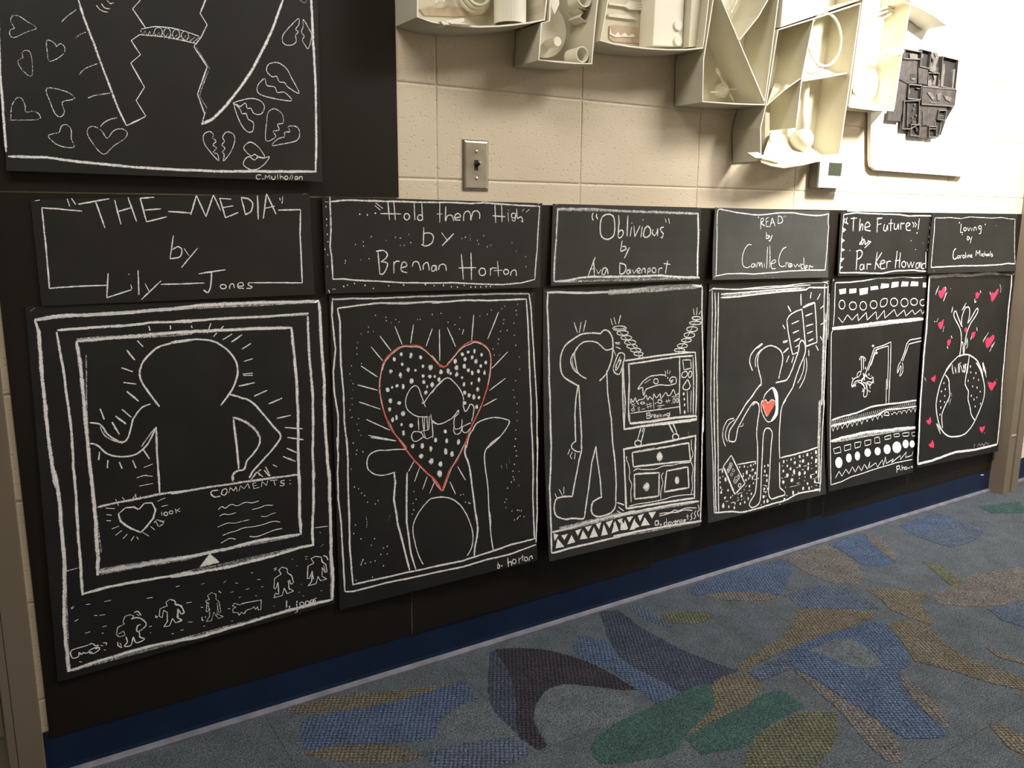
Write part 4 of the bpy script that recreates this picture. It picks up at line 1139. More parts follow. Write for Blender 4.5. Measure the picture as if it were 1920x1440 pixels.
'chalk_drawing': '''l 389 W100 171,110 201,428 225,804 209,1105
f 451 W100 375,273 710,251 729,368 432,386
f 455 W100 882,270 1239,262 1236,366 900,378
f 460 W100 1385,274 1827,254 1823,397 1432,427
f 465 W100 1942,237 2312,221 2380,303 1979,324
f 470 W100 2504,170 2920,187 2916,274 2473,295
f 475 W100 3067,151 3433,144 3432,264 3051,287
f 480 W100 3621,141 3987,157 3965,264 3580,263
f 485 W100 4145,149 4533,166 4543,269 4093,261
f 490 W100 4806,190 4981,193 5009,309 4833,306
c 362 W100 720,628 701,689 634,725 544,723 467,683 431,621 449,561 516,525 605,527 684,566
c 366 W100 1302,672 1276,725 1190,756 1077,753 982,717 940,662 966,609 1051,578 1163,581 1259,617
c 370 W100 1818,685 1795,743 1716,777 1612,774 1522,736 1481,676 1504,618 1582,584 1685,586 1776,625
c 374 W100 2369,669 2344,723 2259,755 2147,752 2052,716 2008,661 2033,607 2117,575 2229,578 2325,614
c 377 W100 2726,532 2883,555 2881,663 2718,727 2561,703 2560,577
c 382 W100 3472,638 3446,695 3353,728 3231,725 3126,687 3078,628 3104,571 3195,538 3317,541 3423,579
c 386 W100 4059,661 4032,719 3938,753 3813,749 3705,711 3656,652 3682,594 3775,561 3900,563 4008,602
c 390 W100 4592,654 4565,702 4472,731 4351,728 4246,695 4199,645 4226,596 4317,568 4438,571 4543,603
s 394 W100 4982,603 4786,618 4757,698 4889,761 5014,744
l 379 W100 426,913 655,1047 884,870 1127,1001 1397,860 1442,1030 1834,839 1904,1025 2337,833 2420,1030 2777,816 2845,1004 3330,811 3497,983 3879,835 4000,988 4343,847 4507,962 4813,849 4957,964 5040,906
l 1102 W100 155,1160 1251,1158 2089,1117 2957,1095 3857,1083 5031,1087
h40 631 W100 151,1122 5027,1067 201,1218 5038,1118
l 422 W100 197,1180 129,1291 161,1748 193,2591
l 379 W100 2238,2132 2388,1902 2562,1712
l 384 W100 2365,1714 2823,1673 3270,1597 3321,2082 3344,2767
l 384 W100 2415,1765 2785,1721 3139,1685 3193,2076 3217,2760
l 378 W100 2365,1714 2218,1954 2048,2202 1892,2411
l 379 W100 2415,1765 2289,1996 2095,2243
l 458 W100 5007,1559 4321,1589 4172,1675 4087,1873 3910,2088
l 427 W100 5022,1635 4292,1689 4219,1818 4006,2102
s 391 W100 3889,2107 3766,2223 3741,2383
s 359 W100 3987,2132 4055,2277 4025,2397 3892,2462 3942,2312 3904,2209 3764,2384
c 346 W100 2248,1650 2334,1640 2316,1673
c 348 W100 2488,1817 2555,1830 2515,1858
s 375 W100 1748,2246 1722,1971 1759,1904 1824,1917 1853,2212
s 374 W100 1614,1956 1672,1891 1736,1893
s 376 W100 1845,1908 1937,1961 1898,2008
l 377 W100 1954,2138 1982,2199
c 374 W100 1537,2295 1619,2250 1704,2244 1701,2303 1586,2375 1533,2353
s 374 W100 1543,2373 1374,2403 1273,2496 1300,2585 1422,2484 1592,2454 1809,2465
s 341 W100 1244,2377 1309,2390 1290,2419
s 343 W100 1426,2553 1471,2575 1429,2592
s 379 W100 1883,2312 2066,2400 2246,2449 2376,2416 2384,2495 2258,2588 1988,2514
s 347 W100 2128,2363 2171,2346 2145,2305
s 348 W100 2263,2390 2306,2372
l 628 W100 1838,2290 1940,2472
l 534 W100 1728,2540 1973,2336
l 471 W100 1764,2443 2060,2340
s 377 W100 1726,2520 1907,2609 2001,2693
s 378 W100 1856,2507 2014,2575 2067,2696
l 387 W100 3141,2492 3175,3113
l 389 W100 3323,2502 3331,3122
s 373 W100 1293,2445 1248,2563 1328,2591 1507,2505
s 379 W100 1559,2483 1885,2573 1922,2721 1903,2841 1970,2874 2092,2827 2078,2632 2095,2512 2425,2553 2364,2477
s 380 W100 2099,2560 2265,2594 2213,2627
s 346 W100 1827,2667 1895,2719 1815,2739
s 639 W100 233,3323 749,3274 1544,3231 2359,3137 3205,3127 4081,3137 4987,3133
z84 352 W100 233,3334 4928,3155 206,3451 4976,3273
l 545 W100 206,3446 1013,3424 1820,3383 2653,3364 3216,3264 4098,3290 5009,3287
l 408 W100 205,3470 750,3447 1549,3425 2373,3383 2936,3346
l 346 W100 231,3477 306,3589 385,3488 489,3483 529,3574 619,3480 724,3464 776,3563 882,3475 1003,3464 1041,3558 1147,3465 1253,3453 1308,3553 1398,3451 1506,3451 1562,3542 1658,3445 1767,3435 1835,3530 1920,3421 2069,3416 2127,3494 2196,3408 2363,3402 2434,3485 2497,3396 2643,3381 2716,3475 2795,3374 2909,3369 2971,3447 3023,3371
s 389 W100 3081,3368 3249,3316 3373,3412 3082,3393
l 364 W100 3486,3369 3548,3411 3632,3366 3738,3360 3827,3424 3915,3359 4046,3355 4113,3427 4195,3351 4334,3355 4415,3429 4478,3349 4599,3339 4688,3421 4739,3335 4861,3329 4937,3436 4983,3324
l 1039 W100 196,3818 747,3777 1282,3769 2107,3745 2962,3770 3847,3783 5008,3834
h34 643 W80 223,3785 5004,3808 272,3855 5011,3865
p 370 W100 308,4005 662,3986 710,4122 365,4129
p 374 W100 875,3979 1237,3971 1224,4091 898,4106
p 379 W100 1445,3951 1803,3955 1748,4073 1471,4087
p 383 W100 1999,3945 2366,3949 2340,4058 2028,4070
p 387 W100 2565,3914 2824,3914 2888,4063 2569,4051
p 359 W100 3145,3933 3528,3916 3504,4005 3179,4011
p 363 W100 3689,3910 4009,3908 4033,3986 3730,3982
p 367 W100 4223,3924 4624,3927 4591,4020 4261,4003
l 371 W100 5003,3947 4783,3952 4844,4046 5015,4046
f 464 W100 768,4374 727,4448 628,4487 509,4476 416,4420 385,4341 425,4267 523,4228 641,4238 735,4293
f 469 W100 1273,4306 1242,4368 1163,4400 1069,4392 994,4346 968,4280 999,4219 1076,4186 1170,4194 1246,4240
f 474 W100 1740,4297 1711,4359 1638,4393 1548,4385 1477,4339 1451,4273 1480,4211 1552,4177 1641,4184 1713,4230
f 479 W100 2354,4264 2319,4322 2227,4352 2114,4343 2023,4298 1989,4234 2023,4176 2114,4146 2226,4155 2318,4200
f 485 W100 2924,4278 2892,4334 2804,4363 2696,4354 2607,4311 2573,4250 2605,4194 2691,4165 2800,4173 2889,4217
f 491 W100 3520,4276 3483,4344 3379,4379 3249,4369 3142,4316 3100,4242 3137,4175 3239,4139 3368,4149 3476,4201
f 496 W100 4167,4276 4121,4360 3988,4403 3820,4389 3682,4324 3626,4234 3672,4151 3802,4108 3968,4121 4108,4185
f 501 W100 4624,4227 4594,4289 4503,4321 4386,4311 4288,4265 4247,4198 4278,4138 4368,4106 4483,4114 4582,4161
f 506 W100 5007,4257 4983,4310 4906,4338 4807,4330 4723,4290 4688,4232 4712,4180 4788,4152 4887,4159 4970,4199''',
'chalk_dots': '''d 469 W100 1634,1947 1958,2178
d 412 W100 2216,2615 2242,2666
d 412 W100 2167,2734 2251,2758
d 434 W100 4181,4858''',
'chalk_signature': '''l 465 W100 3923,4728 3950,4909
s 432 W100 3924,4753 4086,4742 4103,4820 3946,4819
l 435 W100 4256,4744 4284,4875
s 402 W100 4280,4823 4387,4807 4411,4873
c 370 W100 4589,4850 4577,4867 4542,4876 4498,4872 4462,4857 4447,4838 4459,4821 4494,4813 4538,4816 4574,4831
l 337 W100 4626,4828 4681,4877 4742,4830 4798,4882
s 339 W100 4840,4834 4905,4834 4909,4878
l 339 W100 4949,4817 4954,4869''',
},
'P6': {
'chalk_border': '''l 1290 W100 -41,36 650,28 1462,12 2313,39 2956,4 3626,7 3996,32
h24 789 W60 22,56 3622,-7 11,9 3630,23
l 962 W100 0,46 24,345 76,910 106,1290 90,1671 69,2053 74,2515
l 929 W90 4772,58 4829,340 4818,641 4832,1046 4870,1658 4899,2277 4915,2775
l 977 W100 78,2238 56,2864 33,3368 39,4003 18,4897
l 1035 W100 2,4900 759,4889 1604,4823 2301,4780 3395,4822 4337,4807 4906,4800
l 948 W100 4901,2476 4921,3290 4969,3839 4944,4388 4920,4801''',
'chalk_drawing': '''l 415 W50 3995,28 4774,68
s 559 W100 2081,2147 2123,1912 2099,1674 2016,1474 1834,1311 1581,1109 1536,991 1612,955 1686,1005 1849,1175 2031,1338 2104,1375
s 562 W100 2031,1338 2016,1161 2069,1007 2172,893 2339,868 2437,959 2442,1135 2391,1301
s 567 W100 2391,1301 2578,1159 2758,987 2873,912 2927,992 2830,1108 2604,1278 2462,1431 2371,1625 2331,1861 2340,2139
s 484 W100 2101,2138 2130,1833 2215,1827 2296,2137
s 405 W100 2427,1687 2503,1849 2463,1976
s 405 W100 2401,1884 2431,1707
k 397 W100 1419,833 1389,987 1448,873 1423,949 2185,757 2004,908 2159,834 1970,945
s 616 W100 1997,2163 2340,2139 2607,2152 2937,2247 3234,2382 3509,2619 3572,2704
s 412 W70 2792,2190 3134,2337 3400,2533
s 520 W100 1997,2163 1678,2306 1444,2432 1298,2582
l 531 W100 2655,2174 2645,2354 2632,2654
l 501 W100 3548,2398 3760,2714
l 500 W100 3519,2437 3626,2626
l 417 W100 3561,2419 3807,2717
l 442 W90 1688,2366 1771,2608
l 444 W90 1922,2477 1967,2618
l 445 W90 2098,2366 2161,2609
l 445 W90 2202,2342 2098,2366
l 448 W90 2344,2399 2424,2603
s 448 W90 2542,2399 2399,2461 2499,2527 2424,2603
k 362 W70 552,277 413,504 497,336 421,447 1027,451 873,685 988,459 886,647 4094,303 4197,428 4197,428 4178,527 692,1100 612,1212 1041,1323 1008,1476 3703,1585 3419,1846 3586,1672 3410,1806 4183,1857 3892,2119 4098,1894 3937,2009
k 605 W90 2914,442 2995,502 2660,661 2681,750 2684,760 2762,722 1489,1601 1564,1663 1306,1867 1380,1929 2946,1428 3001,1520 2685,1657 2661,1756
k 594 W70 3529,494 3572,574 487,1189 528,1194 1212,359 1222,365
s 350 W70 875,315 943,345 919,420
s 654 W100 1652,2342 1328,2556 1073,2874 932,3250 935,3507 1115,3882 1366,4135 1724,4294 2135,4349 2722,4322 3174,4117 3492,3818 3741,3486 3798,3195 3662,2893 3393,2587 3118,2389
s 416 W70 3237,2395 3565,2702 3713,3003
s 603 W100 1338,2621 1555,2774 1614,2984 1672,3195 1503,3391 1332,3587 1277,3738 1358,4056
s 619 W100 2618,2364 2578,2623 2541,2909 2651,3046 2786,3160 2791,3371 2945,3593 3068,3815 3307,3993
k 459 W100 3507,2408 3830,2823 3573,2438 3646,2653
k 401 W100 978,3897 1261,4205 1036,3914 1250,4100
k 363 W50 1746,3122 1790,3228 1768,3279 1680,3455 1658,3298 1612,3372
l 442 W90 1670,2446 1812,2634
l 443 W90 1862,2430 1921,2614
l 445 W90 2047,2362 2092,2623
l 446 W90 2166,2394 2346,2611
s 448 W90 2420,2380 2492,2462 2462,2617 2366,2560
l 480 W100 1185,3525 1205,3461
k 412 W35 183,2620 275,2726 222,2723 183,2620 3953,4379 4033,4413 4483,2912 4567,2957 3921,2975 4019,3007 3975,2937 4042,2968
l 429 W80 3902,5578 4130,5600''',
'chalk_dots': '''d 535 W100 2791,2471 2839,2635 3153,2672
d 532 W100 1288,2841 1180,3055 1392,3190 1148,3311 1398,3358 1197,3487 1176,3679 1395,3009 2784,2477 2842,2637 3162,2680 3049,2806 3358,2876 2725,2867 3017,3028 3306,3080 3521,3205 2984,3286 3342,3353 3170,3401 3598,3544 3275,3602''',
'pink_chalk_hearts': '''f 581 P100 560,441 609,391 713,406 796,323 916,316 976,364 911,477 756,606 620,537
f 618 P100 3590,554 3691,507 3790,539 3966,423 4052,435 4003,563 3735,766 3638,654
f 606 P100 2669,515 2769,478 2845,519 2970,492 2886,598 2814,665 2713,643
f 586 P100 701,1253 774,1208 858,1220 964,1137 998,1206 945,1358 851,1403 732,1312
f 595 P100 1284,1739 1359,1693 1424,1706 1500,1660 1499,1767 1432,1862 1322,1838
f 605 P100 2229,1462 2261,1408 2379,1413 2382,1507 2289,1543
f 611 P100 2670,1587 2748,1540 2817,1553 2914,1527 2881,1645 2809,1722 2691,1687
f 624 P100 3573,1822 3668,1735 3808,1741 3999,1667 4100,1701 4079,1812 3755,2022 3621,1935
f 591 P100 532,2665 663,2647 762,2589 802,2680 751,2779 623,2746
f 594 P100 393,3776 528,3773 628,3691 696,3824 623,3908 482,3859
f 599 P100 587,4434 722,4406 815,4324 921,4462 901,4551 675,4506
f 635 P100 3644,4193 3802,4218 3998,4193 3969,4285 3828,4383 3677,4290
f 635 P100 3988,3005 4136,2973 4269,3021 4409,2948 4518,3022 4249,3235 4038,3102''',
'chalk_signature': '''s 337 W45 3435,4663 3378,4698 3389,4781
s 319 W40 3601,4745 3684,4670 3789,4747 3874,4686 4010,4752 4126,4680 4261,4732 4350,4684''',
},
'K1': {
'chalk_border': '''l 308 W100 791,580 162,365 161,794 164,2460 151,4166
l 355 W100 4337,784 4796,796 4761,2008 4749,4386''',
'chalk_lettering': '''l 315 W100 151,4166 611,4119 1078,4130
l 272 W100 2010,4192 2805,4208
l 288 W100 3747,4287 4749,4386
k 290 W100 572,-15 600,333 640,-35 696,258
l 313 W100 739,245 1253,33
l 315 W100 1017,99 1136,1393
l 318 W100 1340,98 1409,1248
l 320 W100 1568,-11 1678,1135
l 319 W100 1352,657 1629,477
l 324 W100 2020,19 1773,44 1853,1166 2212,957
l 324 W100 1823,608 2119,571
l 329 W100 2242,706 2640,803
l 334 W100 2644,888 2776,-15 2922,1010 3090,-12 3204,732
l 339 W100 3421,195 3203,139 3289,1079 3542,841
l 318 W100 3248,591 3454,520
s 343 W100 3611,139 3765,217 3836,477 3785,815 3670,961
l 342 W100 3621,165 3677,962
l 345 W100 3937,57 3923,1211
l 348 W100 4023,1175 4123,-17 4286,978
l 326 W100 4071,680 4270,590
k 284 W100 4377,186 4388,324 4443,130 4421,471
l 268 W100 2303,1855 2207,2960
s 269 W100 2207,2960 2385,2891 2434,2551 2367,2400 2267,2536
l 271 W100 2477,2495 2555,2846
l 272 W100 2729,2492 2402,3410
l 321 W100 1120,3561 1058,4731 1491,4393
l 263 W100 1484,4134 1498,4351
l 305 W100 1631,3461 1611,4667
l 307 W100 1731,4118 1796,4515
l 308 W100 2016,4019 1644,4888
l 318 W100 2712,3745 3221,3595
s 318 W100 2955,3639 2920,4290 2858,4678 2779,4538
c 246 W100 3211,4426 3198,4487 3168,4522 3132,4518 3105,4477 3095,4414 3108,4353 3138,4318 3174,4322 3202,4363
s 248 W100 3269,4546 3293,4329 3352,4317 3367,4513
s 249 W100 3428,4431 3543,4425 3527,4265 3449,4301 3443,4503 3554,4550
s 250 W100 3737,4286 3652,4295 3649,4410 3717,4478 3680,4563 3599,4554
k 152 W50 1454,3631 1490,3652''',
},
'K2': {
'chalk_border': '''l 438 W90 156,260 467,161 848,158 1640,152 2190,146 2703,110 3202,144 3503,74 3965,127 4441,166 4947,191
l 386 W90 152,8 150,767 150,1722 119,2556 144,3073 151,4242
l 392 W95 151,4242 367,4240 676,4337 1072,4392 1615,4512 2179,4559 2763,4580 3368,4687 3996,4776 4482,4696 4846,4508
l 394 W90 4931,192 4914,1233 4898,2561 4873,3451 4846,4493''',
'chalk_lettering': '''l 292 W80 58,280 156,272
k 326 W100 1068,259 1224,542 1054,390 1170,631
l 329 W100 1169,808 1610,804
k 329 W100 1331,162 1361,1148 1457,152 1487,1142
c 309 W100 1796,942 1784,1041 1753,1103 1716,1104 1686,1045 1675,948 1687,849 1717,787 1754,785 1784,844
l 310 W100 1899,120 1911,1124
c 312 W100 2084,982 2073,1070 2045,1125 2010,1126 1983,1074 1972,987 1983,900 2011,844 2045,843 2073,895
l 312 W100 2065,155 2084,1131
l 316 W100 2473,160 2475,1238
l 292 W100 2403,763 2532,756
s 318 W100 2611,342 2604,1143 2647,867 2749,827 2799,1156
s 320 W100 2828,961 2954,886 2909,716 2836,788 2828,1044 2955,1080
s 323 W100 3029,1126 3042,709 3131,565 3191,736 3202,1070 3251,628 3355,552 3417,738 3413,991
l 330 W100 3730,793 4052,848
l 329 W100 3778,69 3814,1201
l 330 W100 3949,92 3970,1138
l 332 W100 4112,581 4134,1131
k 306 W100 4120,437 4133,472
s 308 W100 4304,642 4218,647 4211,862 4291,880 4313,642 4293,1075 4212,985
s 309 W100 4332,353 4355,892 4450,815 4502,1088 4454,1068
k 284 W100 4525,363 4472,510 4664,369 4576,555
l 338 W100 2111,1502 2097,2490
s 339 W100 2099,1842 2246,1805 2331,2009 2288,2352 2159,2524 2052,2435
l 343 W100 2518,1786 2649,2212
l 344 W100 2801,1828 2527,2503
s 330 W100 1061,2809 1221,2757 1305,2992 1244,3225 1162,3357
s 331 W100 1162,3357 1296,3428 1280,3696 1210,3996 1129,4026
l 329 W100 1101,2823 1129,4026
l 333 W100 1438,3351 1432,4006
s 310 W100 1436,3533 1487,3352 1569,3354
s 311 W100 1594,3707 1719,3610 1693,3405 1623,3437 1598,3843 1730,3971
s 314 W100 1844,3648 1874,3410 1964,3378 2013,3653 2034,3874
s 316 W100 2091,3828 2098,3553 2185,3418 2218,3660 2225,3882
s 318 W100 2379,3610 2298,3628 2283,3884 2355,3873 2385,3610 2398,3910
s 320 W100 2448,3842 2466,3613 2560,3532 2612,3673 2623,3898
l 349 W100 2980,2967 3027,4410
l 352 W100 3214,2899 3221,4442
l 351 W100 2914,3754 3337,3755
c 330 W100 3572,4007 3557,4134 3516,4210 3467,4208 3426,4128 3411,4001 3426,3875 3466,3798 3516,3800 3557,3880
l 332 W100 3684,3781 3694,4229
s 332 W100 3694,3940 3740,3783 3851,3802
l 333 W100 3872,3390 3899,4283
l 308 W100 3779,3944 3994,3923
c 335 W100 4154,4032 4142,4117 4110,4169 4071,4167 4039,4113 4026,4026 4038,3941 4070,3889 4109,3891 4142,3945
s 337 W100 4203,4254 4225,4020 4316,3914 4355,4099 4356,4283
l 343 W100 55,4791 72,4955
k 229 W100 131,4763 194,4768
l 187 W30 3182,1855 3198,2207''',
'chalk_dots': '''d 301 W100 740,850 894,894 1064,800
d 239 W70 968,2030 634,2439 798,2295 801,2524 1284,2224 1482,2055 1591,2101 1776,1896 1589,2491 1674,2477 1818,2341 736,3248 912,3179 419,3286 412,3417 3522,1934 3365,2219 3396,2418 3612,2560 3698,2474 3077,2033 2997,2104 4235,2357 4348,2816 67,519 71,1151 73,1916 80,2300 70,2975 49,3588 67,1469 17,2685 4609,3740 4589,3149
d 269 W100 445,4574 590,4504 367,4635 809,4611 1317,4657 982,4789 1642,4650 2135,4660 2336,4722 2555,4722 2738,4804 2881,4828 3047,4753 3208,4849 3321,4856 3454,4865 3585,4859 3694,4852''',
},
'K3': {
'chalk_border': '''l 698 W60 134,293 539,297 953,269 1376,279 1808,317 2250,356 2702,378 3319,372 4118,419 4913,415
h30 422 W50 106,241 4911,355 109,385 4915,476
l 533 W80 148,303 138,1218 128,2300 101,3388 84,4754
h24 267 W50 133,949 84,4699 160,948 116,4702
l 706 W90 111,4729 462,4727 874,4562 1154,4525 1726,4563 2314,4574 2920,4614 3543,4596 4185,4729 5014,4846
h26 427 W50 111,4811 5014,4908 111,4690 5014,4785
l 673 W100 4886,404 4932,1740 4937,2964 4930,4810''',
'chalk_lettering': '''s 409 W100 1245,505 1216,727 1255,987
s 411 W100 1359,557 1352,723 1404,905
s 470 W100 1669,574 1531,802 1485,1361 1524,1921 1672,2147 1817,2120 1944,1865 1962,1298 1922,791 1785,570 1670,602
l 474 W100 2073,617 2096,1069 2078,1979
s 420 W100 2078,1979 2154,2081 2253,1807 2219,1579 2131,1608 2098,1751
l 478 W100 2383,635 2382,1979
l 423 W100 2529,1347 2490,1979
k 451 W100 2514,1089 2539,1146
l 453 W100 2603,1288 2642,2009 2810,1285
l 456 W100 2894,1342 2856,2038
k 455 W70 2883,879 2930,907
s 429 W100 3078,1281 2975,1515 2946,1922 3047,2039 3168,1864 3176,1513 3078,1281
s 403 W100 3270,1512 3243,1746 3325,1922 3400,1746 3435,1452 3435,1952
s 405 W100 3645,1361 3535,1421 3555,1627 3638,1804 3596,2070 3547,2011
k 435 W100 3685,800 3723,1046 3799,767 3847,1121
l 421 W100 2225,2236 2175,2923
s 422 W100 2176,2941 2329,2841 2341,2640 2237,2638
l 423 W100 2311,2582 2389,2842
l 424 W100 2483,2671 2306,3405
l 413 W100 1357,3296 1139,4439
l 414 W100 1301,3435 1338,4480
l 358 W100 1207,4049 1377,4002
l 388 W100 1401,4060 1465,4358 1550,4068
s 390 W100 1722,3964 1621,4015 1580,4326 1667,4388 1737,4022 1783,4395
l 422 W100 2160,3670 2165,4419
s 424 W100 2145,3698 2324,3793 2371,4056 2313,4342 2180,4403
s 369 W100 2477,4119 2402,4231 2418,4406 2478,4381 2507,4121 2529,4402
l 371 W100 2582,4154 2644,4409 2734,4134
s 372 W100 2750,4281 2863,4199 2825,4051 2764,4135 2766,4340 2873,4388
s 373 W100 2913,4408 2918,4173 3010,4090 3036,4386
s 404 W100 3133,4067 3104,4479
s 346 W100 3118,4096 3196,4100 3191,4307 3129,4332
c 348 W100 3406,4230 3393,4327 3359,4386 3316,4383 3282,4321 3268,4222 3281,4125 3315,4067 3357,4069 3392,4132
l 378 W100 3509,4105 3501,4426
s 379 W100 3504,4248 3541,4107 3636,4100
l 439 W100 3824,3594 3749,4459
l 380 W100 3682,3797 3923,3868
l 389 W50 4927,1496 5029,1544''',
},
'K4': {
'chalk_border': '''s 423 W85 177,90 479,181 896,301 1319,375 1605,424 2037,389 2473,272 2921,216 3317,206 3693,287 4329,348 4715,291 4934,189
s 356 W100 172,104 104,271 108,1064 142,2001 146,3178 142,4124 130,4738
l 375 W100 143,4729 572,4587 1120,4581 1682,4638 2553,4552 3152,4469 4081,4419 4851,4440
s 394 W90 4940,179 4936,789 4982,1196 4958,1811 4941,2685 4900,3562 4845,4439''',
'chalk_lettering': '''l 262 W100 37,4806 116,4738
k 251 W100 2855,474 2888,546 2923,422 2963,518
l 320 W100 1888,686 1904,1435
s 320 W100 1888,686 1989,657 1981,851 1913,975 2066,1212
l 321 W100 2219,575 2106,677 2131,1234 2257,1240
l 272 W100 2115,919 2215,852
l 323 W100 2287,1278 2368,617 2521,1197
l 273 W100 2322,984 2453,931
l 324 W100 2630,459 2633,973
s 325 W100 2624,460 2767,527 2838,818 2738,969 2634,997
l 372 W100 2151,1647 2147,2062
s 372 W100 2148,2086 2249,2060 2245,1889 2172,1891
l 373 W100 2289,1864 2317,2059
s 373 W100 2406,1837 2341,2206 2268,2266
s 293 W100 1539,2565 1411,2532 1275,2846 1184,3328 1180,3810 1245,4101 1400,4177 1512,4058
s 271 W100 1682,3916 1582,3914 1555,4132 1654,4110 1710,3892 1717,4160
s 272 W100 1768,4162 1810,3869 1882,3846 1897,4091 1954,3823 1997,3922 2012,4192
l 273 W100 2098,3850 2099,4169
l 299 W100 2223,2697 2213,3532 2195,4260
l 299 W100 2319,2599 2344,3435 2324,4224
s 276 W100 2347,3928 2553,3833 2581,3660 2463,3683 2391,3929 2435,4276 2598,4255
s 303 W100 3051,2694 2902,2843 2772,3240 2724,3637 2761,4035 2881,4137 3001,4065
l 279 W100 3031,3791 3032,4191
s 279 W100 3031,3916 3152,3843
c 280 W100 3314,4046 3298,4129 3255,4179 3202,4178 3160,4126 3144,4043 3160,3961 3202,3911 3255,3912 3298,3963
c 229 W70 3274,4056 3267,4091 3249,4113 3227,4112 3208,4090 3201,4054 3208,4019 3226,3997 3249,3998 3267,4020
l 282 W100 3381,3947 3458,4201 3551,3950 3628,4179 3706,3903
s 284 W100 3846,3981 3737,4004 3721,4283 3815,4285
l 310 W100 3844,3474 3861,4286
s 285 W100 3861,4337 4003,4188 3971,4060 3893,4211 3955,4390
s 286 W100 4081,4394 4113,4063 4161,4166 4288,4179''',
'chalk_dots': '''d 367 W100 1784,594
d 247 W40 926,4046 2127,4810 2462,4945''',
},
'K5': {
'chalk_border': '''l 446 W100 136,206 712,52 1340,87 2420,109 2977,116 3557,224 4133,164 4851,186
l 374 W100 137,230 144,879 118,2071 130,3270 82,4754
l 451 W100 82,4738 1026,4761 1583,4830 2383,4895 3019,4733 4225,4704 4543,4805 4987,4852
k 438 W100 4861,530 4881,874 4858,1047 4882,1393 4883,1695 4877,1998 4891,2258 4897,2449 4917,2866 4910,3126''',
'chalk_lettering': '''f 400 W100 108,1197 310,1369 176,1593
f 401 W100 116,2031 278,2216 155,2391
f 402 W100 127,2790 320,2954 151,3071
f 402 W100 112,3591 296,3596 146,3913
f 403 W100 100,4232 249,4279 114,4434
s 347 W100 226,481 175,680 234,837 320,836
s 347 W100 325,438 285,638 322,875 391,914
l 403 W100 493,513 799,465
l 430 W100 640,390 663,1510
s 407 W100 973,501 992,1467 1055,982 1134,981 1133,1426
s 382 W100 1265,1222 1511,1056 1413,773 1277,897 1272,1343 1564,1463
l 441 W100 1870,396 1914,1583
l 441 W100 1838,479 2117,430
l 387 W100 1884,968 2096,882
s 390 W100 2275,920 2250,1333 2387,1456 2437,1000 2478,1397
l 419 W100 2591,500 2639,1454
l 363 W100 2482,875 2730,829
s 394 W100 2815,828 2820,1244 2966,1284 3016,865 3073,1342
s 396 W100 3210,1340 3154,821 3226,862 3354,817
s 399 W100 3479,1110 3684,938 3552,771 3464,941 3536,1362 3755,1386
s 343 W100 3792,724 3906,934 3868,1147
s 344 W100 3926,721 4036,932 3986,1145
l 432 W100 4160,419 4181,1330
s 382 W100 1159,1912 1134,2480 1042,2480 1174,2196 1279,2156 1214,2481 1162,2521
s 384 W100 1337,2238 1325,2523 1479,2361 1473,2239 1559,2321 1640,2305
l 357 W100 1641,2322 1327,2809
l 436 W100 961,3087 938,4553
s 436 W100 891,3086 1102,2985 1220,3215 1151,3540 941,3738
s 384 W100 1282,4117 1147,4194 1157,4522 1294,4487 1337,4119 1361,4531
s 386 W100 1517,4538 1514,4126 1558,4111 1738,4135
l 444 W100 2017,3151 1957,4558
l 446 W100 2273,3198 1988,3937 2192,4444
s 392 W100 2179,4152 2486,3996 2392,3826 2257,3988 2280,4489 2527,4483
l 422 W100 2597,3916 2609,4504
s 366 W100 2606,4084 2684,3919 2831,3941
l 454 W100 3128,3090 3097,4525
l 456 W100 3313,3221 3333,4493
l 398 W100 3061,3890 3354,3857
c 401 W100 3694,4210 3679,4350 3624,4434 3550,4431 3484,4342 3453,4201 3467,4061 3522,3977 3596,3979 3661,4068
l 404 W100 3752,3998 3893,4491 3983,4006 4089,4500 4178,4013
s 407 W100 4462,4109 4314,4190 4325,4536 4459,4498 4521,4068 4556,4545
l 408 W100 4614,4072 4650,4550
s 380 W100 4872,4168 4690,4248 4684,4594 4811,4600
l 439 W100 4824,3211 4918,4605''',
'chalk_dots': '''d 403 W100 4149,1613
d 284 W50 3860,2252 4191,2983 4573,2472 568,2999''',
},
'K6': {
'chalk_border': '''l 305 W55 155,372 518,384 967,335 1551,413 2130,257 2739,310 3362,345 3993,292 4521,402 4851,416
l 351 W100 140,389 195,1665 187,2947 167,4474
l 463 W100 151,4491 626,4467 1738,4425 2903,4444 4122,4401 4501,4306 4959,4368
l 305 W80 4865,416 4933,2136 4961,4322''',
'chalk_dots': '''d 396 W100 1520,759 3043,897
d 332 W60 1750,1758''',
